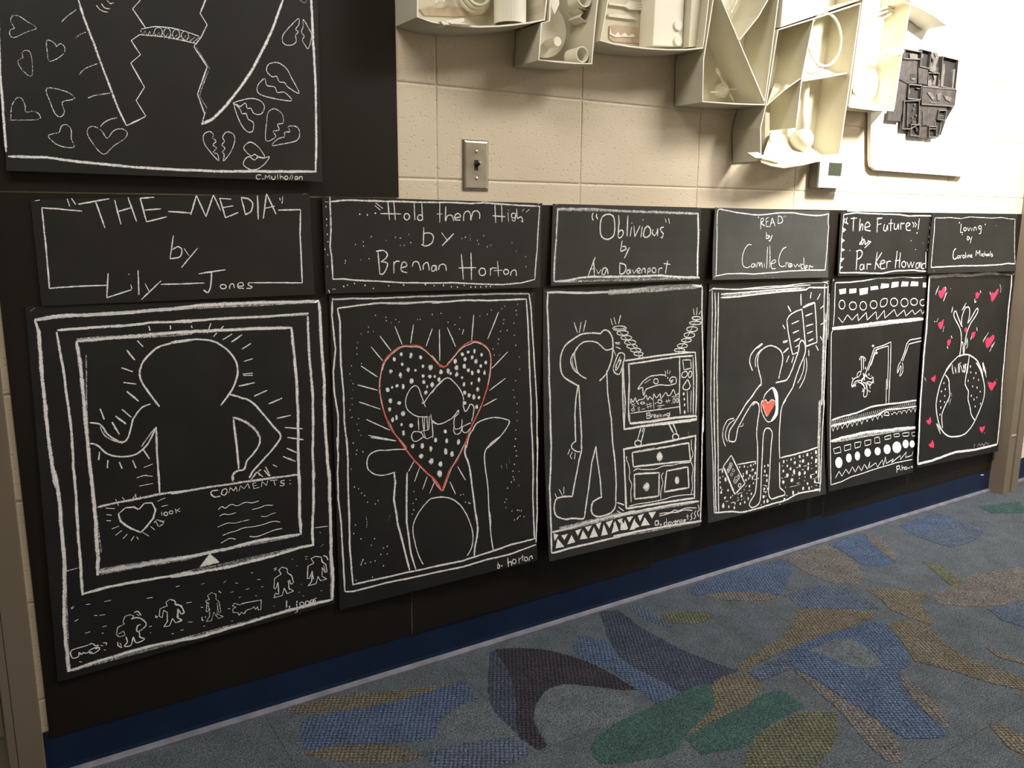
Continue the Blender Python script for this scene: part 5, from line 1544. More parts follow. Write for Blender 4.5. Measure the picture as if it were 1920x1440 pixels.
'chalk_lettering': '''l 422 W100 1631,845 1634,1583 1779,1566
c 333 W100 1963,1305 1953,1387 1914,1438 1863,1438 1819,1387 1798,1305 1808,1223 1846,1172 1897,1172 1942,1223
l 334 W100 2018,1148 2097,1453 2197,1147
l 335 W100 2271,1191 2276,1453
s 336 W100 2396,1454 2407,1146 2512,1190 2544,1410
s 338 W100 2792,1013 2661,1058 2687,1278 2807,1233 2804,1013 2818,1631 2711,1674
s 334 W90 2056,1978 2049,2197 2149,2181 2156,1979 2066,1952
l 334 W90 2037,1847 2055,2197
s 335 W90 2200,2023 2243,2164
l 336 W90 2315,1936 2240,2507
s 421 W100 1459,2931 1336,3146 1314,3668 1415,3845 1525,3718
s 332 W100 1663,3547 1562,3588 1566,3763 1668,3722 1674,3521
l 333 W100 1728,3812 1732,3549 1824,3508
c 334 W100 1966,3643 1956,3715 1928,3759 1893,3758 1863,3713 1850,3640 1859,3568 1887,3524 1923,3525 1953,3571
l 335 W100 2002,3249 2027,3777
l 335 W100 2097,3515 2107,3736
s 336 W100 2160,3737 2173,3517 2232,3563 2247,3696
s 337 W100 2304,3609 2373,3541 2313,3504 2305,3698 2411,3683
l 432 W100 2599,3618 2619,3131 2716,3444 2817,3136 2838,3625
l 341 W100 2924,3360 2929,3627
s 310 W100 3053,3426 2981,3469 2995,3629 3061,3613
l 311 W100 3103,3205 3110,3632
s 311 W100 3108,3516 3156,3429 3176,3616
s 312 W100 3272,3458 3224,3502 3231,3609 3280,3593 3278,3441 3298,3629
s 312 W100 3328,3549 3389,3515 3357,3434 3328,3549 3396,3632
l 344 W100 3452,3195 3458,3642
s 345 W100 3579,3422 3506,3509 3599,3601 3507,3715
l 235 W40 3686,875 3717,1053
l 295 W40 308,4712 338,4843''',
},
'heart_poster': {
'chalk_border': '''l 452 W100 -9,1697 -14,2846 -19,3487 -7,4030 10,4714
l 498 W100 30,4781 519,4776 1140,4834 1793,4878 2482,4895 3358,4893 4888,4849
l 541 W100 4864,1344 4880,2371 4896,2871 4918,3634 4905,4413 4872,4841''',
'chalk_drawing': '''l 382 W80 1093,2436 1157,2690 1294,3073 1453,3562 1593,3978 1713,4252
s 372 W80 1093,2436 840,1935 786,1485 1095,1234 1602,1352 1953,1792
l 244 W100 1713,4260 2016,4111 1877,3878 2013,3678 1820,3331 1973,3206 1842,3003 1972,2915
l 241 W100 2071,2824 1881,2547 2007,2418 1829,2194 2054,1965 1953,1792
l 302 W90 3204,1751 2919,1977 3085,2174 3032,2400 2937,2591 3047,2753 2938,2933 2816,3068 3022,3354 2915,3602 2845,3760 2949,4045 2906,4177
l 203 W30 2845,3068 3059,3379 2938,3628 2879,3785 2996,3965 2948,4071
s 412 W90 3204,1751 3804,1353 4425,1444 4602,1881 4360,2379
s 570 W100 2890,4199 3093,4106 3403,3824 3787,3375 4120,2859 4360,2379
s 197 W80 1989,2838 2237,2795 2570,2826 2909,2921
s 197 W80 1959,2916 2286,2934 2564,2972 2861,3024
z26 198 W75 1989,2851 2909,2934 1986,2923 2848,3011
c 147 W70 2322,2869 2309,2907 2277,2931 2240,2932 2210,2909 2200,2872 2214,2834 2245,2810 2282,2809 2312,2832
c 148 W70 2455,2879 2443,2917 2414,2941 2380,2942 2353,2919 2344,2882 2356,2844 2385,2820 2419,2819 2446,2842
c 149 W70 2595,2894 2583,2932 2554,2956 2519,2957 2492,2934 2483,2897 2495,2859 2524,2835 2559,2834 2586,2857
c 149 W70 2737,2912 2724,2949 2695,2973 2660,2974 2632,2951 2623,2914 2635,2876 2665,2853 2700,2852 2728,2874
s 189 W70 1344,2507 1418,2582 1521,2605
s 190 W70 1423,2480 1472,2543 1550,2554
s 190 W60 1503,2428 1553,2478 1606,2464
s 233 W35 841,2761 932,2669 1061,2577
s 235 W35 1030,2989 1096,2935 1186,2895
s 209 W55 1058,3521 1150,3427 1333,3352
s 211 W55 1169,3864 1287,3816 1491,3784
s 213 W60 1331,4283 1426,4195 1580,4142
c 163 W55 196,2862 153,2765 180,2687 263,2685 366,2759 494,2854 360,2915 190,3002 133,2959 143,2889
c 167 W55 758,3117 815,3072 874,3135 832,3240 655,3336 625,3193 624,3038 693,3041 745,3086
c 156 W45 291,3294 287,3216 348,3183 405,3252 403,3553 287,3491 221,3361 259,3308
c 188 W60 801,3936 928,3898 975,3860 858,3776 594,3737 640,3955 695,4112 767,4158 825,4082
s 184 W42 90,4219 110,4026 174,3904 245,3893 289,3993 296,4099 404,4082 486,4146 459,4206 255,4221 54,4228
c 189 W60 737,4391 773,4296 849,4272 908,4345 907,4479 935,4607 772,4605 652,4542 587,4450 657,4413
c 194 W55 1420,4456 1341,4344 1215,4282 1135,4351 1180,4496 1352,4700 1514,4565 1678,4453 1722,4358 1644,4308 1524,4338
c 191 W75 4634,2637 4474,2752 4341,2881 4353,2994 4481,3017 4580,2965 4573,2876 4627,2825 4577,2788 4637,2724
c 193 W75 4722,2648 4816,2771 4869,2871 4806,3054 4742,3012 4695,2937 4730,2886 4683,2824 4718,2748
c 202 W80 4127,3476 4036,3396 4071,3298 4231,3269 4387,3350 4479,3489 4608,3705 4409,3619 4347,3556 4252,3545 4207,3469
c 201 W80 3994,3505 3871,3605 3867,3709 4021,3770 4460,3819 4342,3698 4214,3701 4169,3624 4028,3602
c 199 W85 3437,3875 3709,3803 3894,3825 3974,3914 3917,4019 3792,4023 3734,3946 3672,3947 3644,3870 3551,3924 3506,3899
c 199 W85 3446,3896 3541,4160 3658,4288 3751,4280 3771,4154 3681,4104 3653,4026 3577,4028 3549,3964
c 203 W65 3979,4411 4007,4122 4044,3990 4157,3941 4281,4010 4299,4140 4195,4169 4224,4247 4111,4276 4156,4354
c 205 W65 4087,4482 4203,4379 4316,4350 4319,4284 4416,4268 4387,4196 4533,4192 4595,4277 4541,4396 4312,4450
s 196 W80 3155,4740 3144,4647 3072,4609 3128,4554 3071,4503 3123,4448 3066,4397 3083,4344 3011,4306 2921,4362 2930,4494 3056,4649 3149,4740
s 197 W80 3230,4745 3249,4644 3221,4605 3268,4550 3219,4498 3263,4444 3236,4379 3308,4303 3412,4334 3439,4426 3371,4587 3245,4737
c 201 W85 3698,4445 3835,4507 3953,4663 3829,4653 3768,4623 3720,4651 3660,4618 3587,4528
c 201 W90 4033,4653 3949,4756 3821,4839 3696,4856 3575,4793 3594,4713 3673,4663 3764,4708 3828,4666 3921,4677
s 159 W40 4666,2374 4763,2417 4798,2347''',
'chalk_signature': '''s 192 W100 3873,4931 3817,4928 3785,4961 3808,4995 3862,4985
l 214 W100 3939,4996 3949,4929 3982,4968 4021,4927 4028,4988
s 193 W100 4062,4939 4066,4987 4114,4980 4126,4932
l 215 W100 4168,4984 4171,4909
l 216 W100 4216,4982 4213,4903
s 194 W100 4218,4956 4254,4939 4274,4981
c 195 W100 4353,4957 4347,4973 4332,4983 4314,4984 4299,4974 4295,4959 4301,4943 4316,4933 4334,4932 4348,4942
l 217 W100 4381,4983 4423,4907
l 217 W100 4420,4982 4449,4914
s 196 W100 4526,4933 4487,4940 4485,4975 4525,4968 4530,4931 4541,4978
s 197 W100 4564,4978 4569,4938 4612,4936 4616,4982''',
'chalk_dots': '''d 214 W100 3902,4989''',
},
}



def board_fn(key):
    tl, tr, br, bl, base, cl, cr = BOARD_SHAPE[key]

    def f(u, v, lift=0.0):
        x = (1 - v) * ((1 - u) * tl[0] + u * tr[0]) + v * ((1 - u) * bl[0] + u * br[0])
        z = (1 - v) * ((1 - u) * tl[1] + u * tr[1]) + v * ((1 - u) * bl[1] + u * br[1])
        y = -(base + v * v * ((1 - u) * cl + u * cr)) - lift
        return Vector((x, y, z))
    return f


def catmull(pts, closed, step=4):
    m = len(pts)
    if m < 3:
        return pts
    out = []
    for i in range(m if closed else m - 1):
        if closed:
            q = [pts[(i + k) % m] for k in (-1, 0, 1, 2)]
        else:
            q = [pts[max(0, min(m - 1, i + k))] for k in (-1, 0, 1, 2)]
        for s in range(step):
            t = s / step
            out.append(tuple(0.5 * ((2 * b) + (c - a) * t + (2 * a - 5 * b + 4 * c - d) * t * t + (-a + 3 * b - 3 * c + d) * t ** 3)
                             for a, b, c, d in zip(*q)))
    if not closed:
        out.append(pts[-1])
    return out


def densify(pts, fn, maxd=0.012):
    out = [pts[0]]
    for a, b in zip(pts, pts[1:]):
        d = (fn(*a) - fn(*b)).length
        n = max(1, int(d / maxd))
        for k in range(1, n + 1):
            t = k / n
            out.append((a[0] + (b[0] - a[0]) * t, a[1] + (b[1] - a[1]) * t))
    return out


class ChalkMesh:
    def __init__(self, fn, width, height):
        self.fn, self.v, self.f, self.d = fn, [], [], []
        self.k = 0
        self.dotk = 1.0
        self.sx, self.sz = width, height

    def lift(self):
        self.k += 1
        return 0.00035 + 0.0000035 * self.k

    def ribbon(self, pts, w, den, closed=False):
        if len(pts) < 2:
            return
        if closed:
            pts = pts + [pts[0]]
        pts = densify(pts, self.fn)
        lf = self.lift()
        n = len(pts)
        # work in metres on the sheet
        P = [(u * self.sx, v * self.sz) for u, v in pts]
        b = len(self.v)
        wob = 0.0
        hw = w * 0.5 * 1.2
        for i in range(n):
            a, c = P[max(0, i - 1)], P[min(n - 1, i + 1)]
            if closed and i in (0, n - 1):
                a, c = P[n - 2], P[1]
            dx, dy = c[0] - a[0], c[1] - a[1]
            q = math.hypot(dx, dy) or 1
            nx, ny = -dy / q, dx / q
            wob = wob * 0.6 + R.uniform(-0.10, 0.10) * w
            j1, j2 = R.uniform(0.82, 1.15) * hw, R.uniform(0.82, 1.15) * hw
            e = 1.0
            if not closed and i in (0, n - 1):
                e = 0.65
            x, y = P[i][0] + nx * wob * 0.5, P[i][1] + ny * wob * 0.5
            for s, dn in ((-j1 * e, 0.0), (-j1 * 0.45 * e, 1.0), (j2 * 0.45 * e, 1.0), (j2 * e, 0.0)):
                self.v.append(self.fn((x + nx * s) / self.sx, (y + ny * s) / self.sz, lf))
                self.d.append((0.32 + 0.5 * den) if dn else 0.08)
        for i in range(n - 1):
            for k in range(3):
                self.f.append((b + i * 4 + k, b + i * 4 + k + 1, b + i * 4 + 5 + k, b + i * 4 + 4 + k))

    def fill(self, pts, den):
        lf = self.lift()
        b = len(self.v)
        tri = mg.tessellate_polygon([[Vector((x, y, 0)) for x, y in pts]])
        for x, y in pts:
            self.v.append(self.fn(x, y, lf))
            self.d.append(0.34 + 0.52 * den)
        self.f += [tuple(b + i for i in t) for t in tri]

    def dot(self, u, v, r, den):
        lf = self.lift()
        b = len(self.v)
        self.v.append(self.fn(u, v, lf))
        self.d.append(0.3 + 0.7 * den)
        n = 8
        an, st = R.uniform(0, PI), R.uniform(0.75, 1.0)
        for k in range(n):
            a = 2 * PI * k / n
            rr = r * R.uniform(0.85, 1.2)
            dx, dy = math.cos(a) * rr, math.sin(a) * rr * (1 / st)
            self.v.append(self.fn(u + dx * st / self.sx, v + dy / self.sz, lf))
            self.d.append(0.2 + 0.35 * den)
        self.f += [(b, b + 1 + k, b + 1 + (k + 1) % n) for k in range(n)]

    def run(self, prog):
        for ln in prog.split('\n'):
            t = ln.split()
            if not t:
                continue
            kind, w, cd_ = t[0], int(t[1]) * 1e-5, t[2]
            den = int(cd_[1:]) / 100
            nums = [tuple(int(a) / 5000 for a in q.split(',')) for q in t[3:]]
            c = kind[0]
            if c == 'g':
                for q in nums:
                    self.dot(q[0], q[1], q[2] * 5000 * 1e-5 * self.dotk, den)
            elif c == 'd':
                for q in nums:
                    self.dot(q[0], q[1], w * 0.7, den)
            elif c == 'k':
                for a, b in zip(nums[::2], nums[1::2]):
                    self.ribbon([a, b], w, den)
            elif c == 'h':
                # scrubbed band: several light passes side by side
                A0, A1, B0, B1 = nums
                gap = math.hypot((A0[0] - B0[0]) * self.sx, (A0[1] - B0[1]) * self.sz) + math.hypot((A1[0] - B1[0]) * self.sx, (A1[1] - B1[1]) * self.sz)
                for t_ in (0.1, 0.5, 0.9):
                    pts = []
                    for i in range(7):
                        s = i / 6
                        tt = min(1, max(0, t_ + R.uniform(-0.12, 0.12)))
                        pts.append(tuple((A0[k] + (A1[k] - A0[k]) * s) * (1 - tt) + (B0[k] + (B1[k] - B0[k]) * s) * tt for k in (0, 1)))
                    self.ribbon(catmull(pts, False), max(w * 0.6, gap * 0.2), den * 0.55)
            elif c == 'z':
                m = int(kind[1:])
                A0, A1, B0, B1 = nums
                pts = []
                for i in range(m + 1):
                    s = i / m
                    src = ((A0, A1), (B0, B1))[i % 2]
                    pts.append(tuple(src[0][k] + (src[1][k] - src[0][k]) * s for k in (0, 1)))
                self.ribbon(pts, w, den * 0.8)
            elif c == 'l':
                # overlapping strokes at corners keep square chalk corners
                cur = [nums[0]]
                for i in range(1, len(nums)):
                    cur.append(nums[i])
                    if 0 < i < len(nums) - 1:
                        a, b_, d = nums[i - 1], nums[i], nums[i + 1]
                        v1 = ((b_[0] - a[0]) * self.sx, (b_[1] - a[1]) * self.sz)
                        v2 = ((d[0] - b_[0]) * self.sx, (d[1] - b_[1]) * self.sz)
                        q = (math.hypot(*v1) * math.hypot(*v2)) or 1
                        if (v1[0] * v2[0] + v1[1] * v2[1]) / q < 0.75:
                            self.ribbon(cur, w, den)
                            cur = [nums[i]]
                self.ribbon(cur, w, den)
            elif c == 'p':
                m = len(nums)
                for i in range(m):
                    self.ribbon([nums[i], nums[(i + 1) % m]], w, den)
            elif c == 's':
                self.ribbon(catmull(nums, False), w, den)
            elif c == 'c':
                self.ribbon(catmull(nums, True), w, den, closed=True)
            elif c == 'f':
                self.fill(nums if len(nums) < 8 else catmull(nums, True, 2), den)

    def build(self, name, mat, parent):
        me = bpy.data.meshes.new(name)
        me.from_pydata([tuple(v) for v in self.v], [], self.f)
        at = me.attributes.new('press', 'FLOAT', 'POINT')
        at.data.foreach_set('value', self.d)
        me.materials.append(M[mat])
        o = bpy.data.objects.new(name, me)
        col.objects.link(o)
        o.parent = parent
        o['kind'] = 'stuff'
        return o


INFO = {
    'heart_poster': ('chalk_poster', 'black poster with a large broken heart and small chalk hearts, above the row', 'board'),
    'P1': ('chalk_poster', 'black poster with a chalk figure inside a framed screen above a comments box', 'board'),
    'P2': ('chalk_poster', 'black poster with a large red outlined heart held up by two chalk arms', 'board'),
    'P3': ('chalk_poster', 'black poster with a chalk figure watching a television on a cabinet', 'board_grey'),
    'P4': ('chalk_poster', 'black poster with a chalk figure raising a book, red heart in its chest', 'board_grey'),
    'P5': ('chalk_poster', 'black poster with rows of squares and circles above and below a robot arm scene', 'board'),
    'P6': ('chalk_poster', 'black poster with a chalk figure on a globe among small pink hearts', 'board'),
    'K1': ('title_card', 'black title card lettered THE MEDIA in white chalk', 'board'),
    'K2': ('title_card', 'black title card lettered Hold them High in white chalk', 'board'),
    'K3': ('title_card', 'greyish title card lettered Oblivious in white chalk', 'board_grey'),
    'K4': ('title_card', 'greyish title card lettered READ in white chalk with a wavy border', 'board_dusty'),
    'K5': ('title_card', 'black title card lettered The Future with a dashed right border', 'board'),
    'K6': ('title_card', 'black title card lettered Loving, rightmost beside the steel frame', 'board'),
}
for key, (nm, lb, mat) in INFO.items():
    fn = board_fn(key)
    width = (fn(0, 0) - fn(1, 0)).length
    height = (fn(0, 0) - fn(0, 1)).length
    b = MB()
    nu, nv = 6, 12
    if nm == 'title_card':
        nv = 5
    idx = lambda i, j, s: s * (nu + 1) * (nv + 1) + j * (nu + 1) + i
    for s in (0, 1):
        for j in range(nv + 1):
            for i in range(nu + 1):
                b.v.append(tuple(fn(i / nu, j / nv, -0.0016 * s)))
    for j in range(nv):
        for i in range(nu):
            b.f.append((idx(i, j, 0), idx(i, j + 1, 0), idx(i + 1, j + 1, 0), idx(i + 1, j, 0)))
            b.f.append((idx(i, j, 1), idx(i + 1, j, 1), idx(i + 1, j + 1, 1), idx(i, j + 1, 1)))
    rim = [(i, 0) for i in range(nu)] + [(nu, j) for j in range(nv)] + [(i, nv) for i in range(nu, 0, -1)] + [(0, j) for j in range(nv, 0, -1)]
    for q in range(len(rim)):
        a, c = rim[q], rim[(q + 1) % len(rim)]
        b.f.append((idx(*a, 0), idx(*c, 0), idx(*c, 1), idx(*a, 1)))
    b.m = [0] * len(b.f)
    o = b.build(nm, mat)
    tag(o, lb, 'poster' if nm == 'chalk_poster' else 'sign',
        'chalk posters on the wall' if nm == 'chalk_poster' else 'title cards above the posters')
    for part, prog in CHALK[key].items():
        cm = ChalkMesh(fn, width, height)
        cm.dotk = {'P2': 2.3, 'P4': 1.6}.get(key, 1.7)
        if part == 'chalk_lettering' or part == 'chalk_drawing':
            cm.k = 60
        if part == 'chalk_dots':
            cm.k = 30
        if part in ('red_chalk_heart', 'pink_chalk_hearts'):
            cm.k = 45
        cm.run(prog)
        c = cm.build(part, {'red_chalk_heart': 'R', 'pink_chalk_hearts': 'P'}.get(part, 'W'), o)
    # staples at the top corners
    for su in (0.02, 0.98):
        a = fn(su - 0.008, 0.012, 0.0004)
        c = fn(su + 0.008, 0.004, 0.0004)
        s = MB()
        s.tube([a + Vector((0, 0.001, 0)), a, c, c + Vector((0, 0.001, 0))], 0.0005, 5)
        s.build('staple', 'screw', o)


# ------------------------------------------------------------------ white cardboard relief
sc = empty('cardboard_relief', (0.7, 0.0, 1.4))
tag(sc, 'large white painted relief of open cardboard boxes with found objects, high on the wall', 'sculpture')
FD = -0.105


def rel_box(rim, walls=None, depth=FD, back=True, t=0.0035, close=True, yb=-0.003, sheets=()):
    b = MB()
    b.strip(rim, depth, yb - 0.001, t, 0, 1, closed=close)
    for fr, yf, bk, ybk in sheets:
        n = len(fr)
        vs = [(x, yf, z) for x, z in fr] + [(x, ybk, z) for x, z in bk]
        vs += [(x, y, z - t) for x, y, z in vs]
        k = 2 * n
        fs = []
        for i in range(n - 1):
            fs += [(i, i + 1, n + i + 1, n + i), (k + i, k + n + i, k + n + i + 1, k + i + 1), (i, k + i, k + i + 1, i + 1), (n + i, n + i + 1, k + n + i + 1, k + n + i)]
        fs += [(0, n, k + n, k), (n - 1, k + n - 1, k + 2 * n - 1, 2 * n - 1)]
        b.add(vs, fs, 0)
    if back:
        b.prism(rim, yb - 0.003, yb, 0)
    for w_ in (walls or []):
        line, dep = w_ if isinstance(w_, tuple) else (w_, depth)
        b.strip(line, dep, -0.006, t, 0, 1)
    return b.build('cardboard_box', ['card', 'card_edge'], sc)


A = rel_box([(-0.0921, 1.6852), (-0.0953, 1.5029), (-0.0650, 1.4984), (-0.0353, 1.4968), (0.0128, 1.4984), (0.0519, 1.5019), (0.0985, 1.5085), (0.1409, 1.5168), (0.1828, 1.5262), (0.2184, 1.5361), (0.2234, 1.5778), (0.2278, 1.7418)])
B = rel_box([(0.2104, 1.5282), (0.2043, 1.4499), (0.2512, 1.4511), (0.3038, 1.4527), (0.3533, 1.4563), (0.3589, 1.5273), (0.3661, 1.5978), (0.3652, 1.7675), (0.2398, 1.7453), (0.2320, 1.5353)])
Cb = rel_box([(0.4028, 1.7728), (0.3966, 1.6008), (0.3872, 1.5531), (0.3776, 1.5099), (0.4160, 1.5070), (0.4651, 1.5063), (0.5239, 1.5077), (0.5843, 1.5116), (0.6466, 1.5181), (0.7067, 1.5283), (0.7115, 1.5670), (0.7201, 1.6564), (0.7223, 1.8294)])
D = rel_box([(0.7429, 1.8317), (0.7345, 1.6448), (0.7203, 1.5570), (0.7110, 1.5023), (0.7145, 1.3990), (0.8272, 1.4020), (0.9460, 1.4080), (0.9598, 1.5271), (0.9745, 1.6767), (0.9919, 1.8757)],
            [[(0.7274, 1.7191), (0.7647, 1.6492), (0.8364, 1.5573), (0.9477, 1.4139)], [(0.8342, 1.5597), (0.8581, 1.5834), (0.9027, 1.6282), (0.9335, 1.6717), (0.9751, 1.7564)]])
Eb = rel_box([(1.2805, 1.2944), (1.3092, 1.5627), (1.3227, 1.7154), (1.1431, 1.6557), (0.9815, 1.6035), (0.9520, 1.4048), (0.9363, 1.3467), (0.9465, 1.2599)],
             [[(1.1232, 1.6472), (1.1071, 1.5714), (1.0911, 1.4923), (1.0812, 1.3557)]], close=False,
             sheets=[([(0.9465, 1.2599), (0.9883, 1.2515), (1.0416, 1.2476), (1.1267, 1.2596), (1.2120, 1.2764), (1.2805, 1.2944)], -0.105, [(1.0914, 1.3534), (1.1191, 1.3520), (1.1567, 1.3496), (1.2103, 1.3371), (1.2608, 1.3211), (1.3121, 1.3078)], -0.008),
                     ([(0.9570, 1.4095), (1.0216, 1.4535), (1.0864, 1.4900)], -0.104, [(1.0780, 1.4855), (1.1312, 1.5004), (1.1880, 1.5143)], -0.02),
                     ([(1.0920, 1.4839), (1.1911, 1.5027), (1.2918, 1.5235)], -0.10, [(1.1887, 1.5440), (1.2535, 1.5413), (1.3649, 1.5426)], -0.03)])
H = rel_box([(0.9912, 1.6127), (1.1531, 1.6681), (1.3377, 1.7317), (1.3545, 1.9413), (1.0059, 1.8796), (0.9958, 1.7338)])
Fb = rel_box([(1.5248, 1.4352), (1.5389, 1.5856), (1.5586, 1.7312), (1.5604, 1.9777), (1.3449, 1.9396), (1.3312, 1.7078), (1.3190, 1.5637), (1.3072, 1.4305)],
             [([(1.5628, 1.5989), (1.5739, 1.4525)], -0.05)], close=False, yb=-0.0235,
             sheets=[([(1.3072, 1.4305), (1.4296, 1.4300), (1.5248, 1.4352)], -0.105, [(1.4192, 1.4823), (1.5110, 1.4704), (1.6008, 1.4593)], -0.03)])
G = rel_box([(1.5447, 1.9749), (1.5292, 1.7455), (1.5952, 1.7420), (1.6758, 1.7308), (1.7585, 1.7080), (1.7941, 1.7551), (1.8071, 1.7963), (1.8365, 2.0266)], yb=-0.0235)

def ring(parent, c, R_, wy, t, name='ring'):
    b = MB()
    b.pipe((c[0], c[1] - wy / 2, c[2]), (c[0], c[1] + wy / 2, c[2]), R_, t, 40)
    return b.build(name, 'plaster', parent, smooth=False)


def disc(parent, c, r, th, name='disc', mat='plaster', n=36, holes=()):
    b = MB()
    b.tube([(c[0], c[1], c[2]), (c[0], c[1] - th, c[2])], r, n)
    o = b.build(name, mat, parent)
    return o


def P3(pl, y):
    return [(x, y, z) for x, z in pl]


# leftmost box: card roll, coiled rim, wire, torn flap, bare patch
(cx, cz), = [(0.1544, 1.5259)]
b = MB(); b.pipe((cx, -0.062, cz), (cx, -0.062, cz + 0.20), 0.036, 0.003, 28); b.build('card_roll', 'plaster', A)
(cx, cz), = [(0.0863, 1.5943)]
for rr_, yy in ((0.044, -0.02), (0.038, -0.03), (0.033, -0.036)):
    ring(A, (cx, yy, cz), rr_, 0.01, 0.004, 'coiled_rim')
b = MB(); b.prism([(-0.0432, 1.5433), (0.0405, 1.5585), (0.1296, 1.5643), (0.1338, 1.5535), (0.0403, 1.5386), (-0.0306, 1.5320)], -0.0085, -0.0065); b.build('bare_patch', 'bare', A)
b = MB(); b.tube(P3([(-0.0118, 1.5569), (-0.0027, 1.5646), (0.0077, 1.5617), (0.0183, 1.5739)], -0.02), 0.0018, 6); b.build('wire', 'plaster', A)
b = MB(); b.prism([(-0.0351, 1.5027), (0.0092, 1.5134), (0.0118, 1.5074), (0.0015, 1.5030), (0.0298, 1.5032), (-0.0201, 1.4983)], -0.110, -0.106); b.build('torn_flap', 'card_edge', A)
b = MB(); b.prism([(-0.0462, 1.4992), (-0.0299, 1.5001), (-0.0262, 1.4953), (-0.0400, 1.4937)], -0.112, -0.08); b.build('torn_flap', 'card_edge', A)
b = MB(); b.strip([(0.2229, 1.5357), (0.2181, 1.5691), (0.2228, 1.6539)], -0.10, -0.02, 0.003); b.build('partition', 'card', A)
# second box: plate with peg, small tube, folded paper, spoon
(cx, cz), = [(0.2596, 1.5349)]
disc(B, (cx + 0.012, -0.02, cz), 0.062, 0.008, 'paper_plate', 'plaster', 40)
(cx, cz), = [(0.2799, 1.5029)]
b = MB(); b.tube([(cx, -0.02, cz), (cx, -0.07, cz)], 0.0105, 20); b.build('peg', 'plaster', B)
(cx, cz), = [(0.3309, 1.4756)]
b = MB(); b.pipe((cx, -0.05, cz), (cx, -0.098, cz), 0.0175, 0.002, 26); b.build('small_tube', 'plaster', B)
(cx, cz), = [(0.3411, 1.5984)]
b = MB(); b.pipe((cx, -0.05, cz), (cx, -0.088, cz + 0.004), 0.021, 0.002, 26); b.build('small_tube', 'plaster', B)
b = MB(); b.strip([(0.3349, 1.5806), (0.3476, 1.5729), (0.3385, 1.5624), (0.3543, 1.5549), (0.3892, 1.5543)], -0.075, -0.03, 0.002); b.strip([(0.3349, 1.5806), (0.3883, 1.5827)], -0.075, -0.03, 0.002); b.build('folded_paper', 'plaster', B)
b = MB(); b.prism([(0.2424, 1.5900), (0.2644, 1.5930), (0.2676, 1.5777), (0.2548, 1.5545), (0.2457, 1.5680)], -0.092, -0.088); b.build('spoon_bowl', 'plaster', B)
# third box: cutlery, tall carton, two lids, bare patch, rear slab
pf = [(0.4724, 1.6233), (0.5249, 1.6252), (0.5349, 1.6340), (0.6121, 1.6404), (0.6123, 1.6378), (0.5629, 1.6301), (0.6125, 1.6328), (0.6126, 1.6303), (0.5632, 1.6239), (0.6129, 1.6252), (0.6112, 1.6225), (0.5392, 1.6158), (0.5251, 1.6202), (0.4726, 1.6184)]
b = MB(); b.prism(pf, -0.014, -0.008); b.build('plastic_fork', 'plaster', Cb)
b = MB(); b.prism([(0.4733, 1.5975), (0.5397, 1.6021), (0.5645, 1.5963), (0.5401, 1.5934), (0.4735, 1.5914)], -0.013, -0.008); b.build('plastic_knife', 'plaster', Cb)
b = MB(); b.prism([(0.4808, 1.5720), (0.4926, 1.5758), (0.5794, 1.5785), (0.5994, 1.5706), (0.5912, 1.5543), (0.5811, 1.5404), (0.4941, 1.5360), (0.4802, 1.5420)], -0.0085, -0.0065); b.build('bare_patch', 'bare', Cb)
pc = [(0.4810, 1.5691), (0.4849, 1.5546), (0.4970, 1.5510), (0.5052, 1.5595), (0.5158, 1.5519), (0.5276, 1.5608), (0.5400, 1.5534), (0.5537, 1.5612), (0.5645, 1.5561), (0.5541, 1.5524), (0.5263, 1.5505), (0.4989, 1.5462), (0.4800, 1.5516)]
b = MB(); b.prism(pc, -0.0105, -0.0086); b.build('scalloped_trim', 'card_edge', Cb)
b = MB(); b.prism([(0.5798, 1.7077), (0.6771, 1.7224), (0.6777, 1.5348), (0.5768, 1.5266)], -0.062, -0.008); b.build('carton', 'plaster', Cb, bevel=0.003)
for q in ([(0.6561, 1.5838)], [(0.6583, 1.5471)]):
    b = MB(); b.tube([(q[0][0], -0.062, q[0][1]), (q[0][0], -0.067, q[0][1])], 0.0125, 24); b.build('round_lid', 'card_edge', Cb)
b = MB(); b.prism([(0.6853, 1.7191), (0.7182, 1.7240), (0.7199, 1.5361), (0.6790, 1.5318)], -0.082, -0.008); b.build('card_slab', 'card', Cb)
# tall box with crossed strips: bolt, rods, twigs
(cx, cz), = [(0.8741, 1.4502)]
b = MB(); b.tube([(cx, -0.006, cz), (cx, -0.022, cz)], 0.020, 24); b.tube([(cx, -0.022, cz), (cx, -0.03, cz)], 0.011, 20); b.tube([(cx, -0.03, cz), (cx, -0.036, cz)], 0.005, 14)
b.build('spool', 'plaster', D)
for nm, q in (('rod', [(0.8821, 1.4522), (0.9384, 1.4554)]), ('rod', [(0.8180, 1.4387), (0.8521, 1.4428), (0.8679, 1.4497)]), ('rod', [(0.8916, 1.4376), (0.9074, 1.4220)])):
    b = MB(); b.tube(P3(q, -0.03), 0.0017, 6); b.build(nm, 'card_edge', D)
q = [(0.8354, 1.5033), (0.8400, 1.4955), (0.8512, 1.4814), (0.8648, 1.4633)]
b = MB(); b.tube(P3(q, -0.03), [0.004, 0.0055, 0.0015, 0.0015], 10); b.build('pin', 'plaster', D)
for q in ([(0.8832, 1.7030), (0.8740, 1.6673), (0.8580, 1.6413)], [(0.8593, 1.6997), (0.8579, 1.6678), (0.8435, 1.6474)], [(1.0004, 1.7193), (1.0041, 1.6816), (1.0144, 1.6637)]):
    b = MB(); b.tube(P3(q, -0.05), 0.0022, 6); b.build('twig', 'card_edge', D)
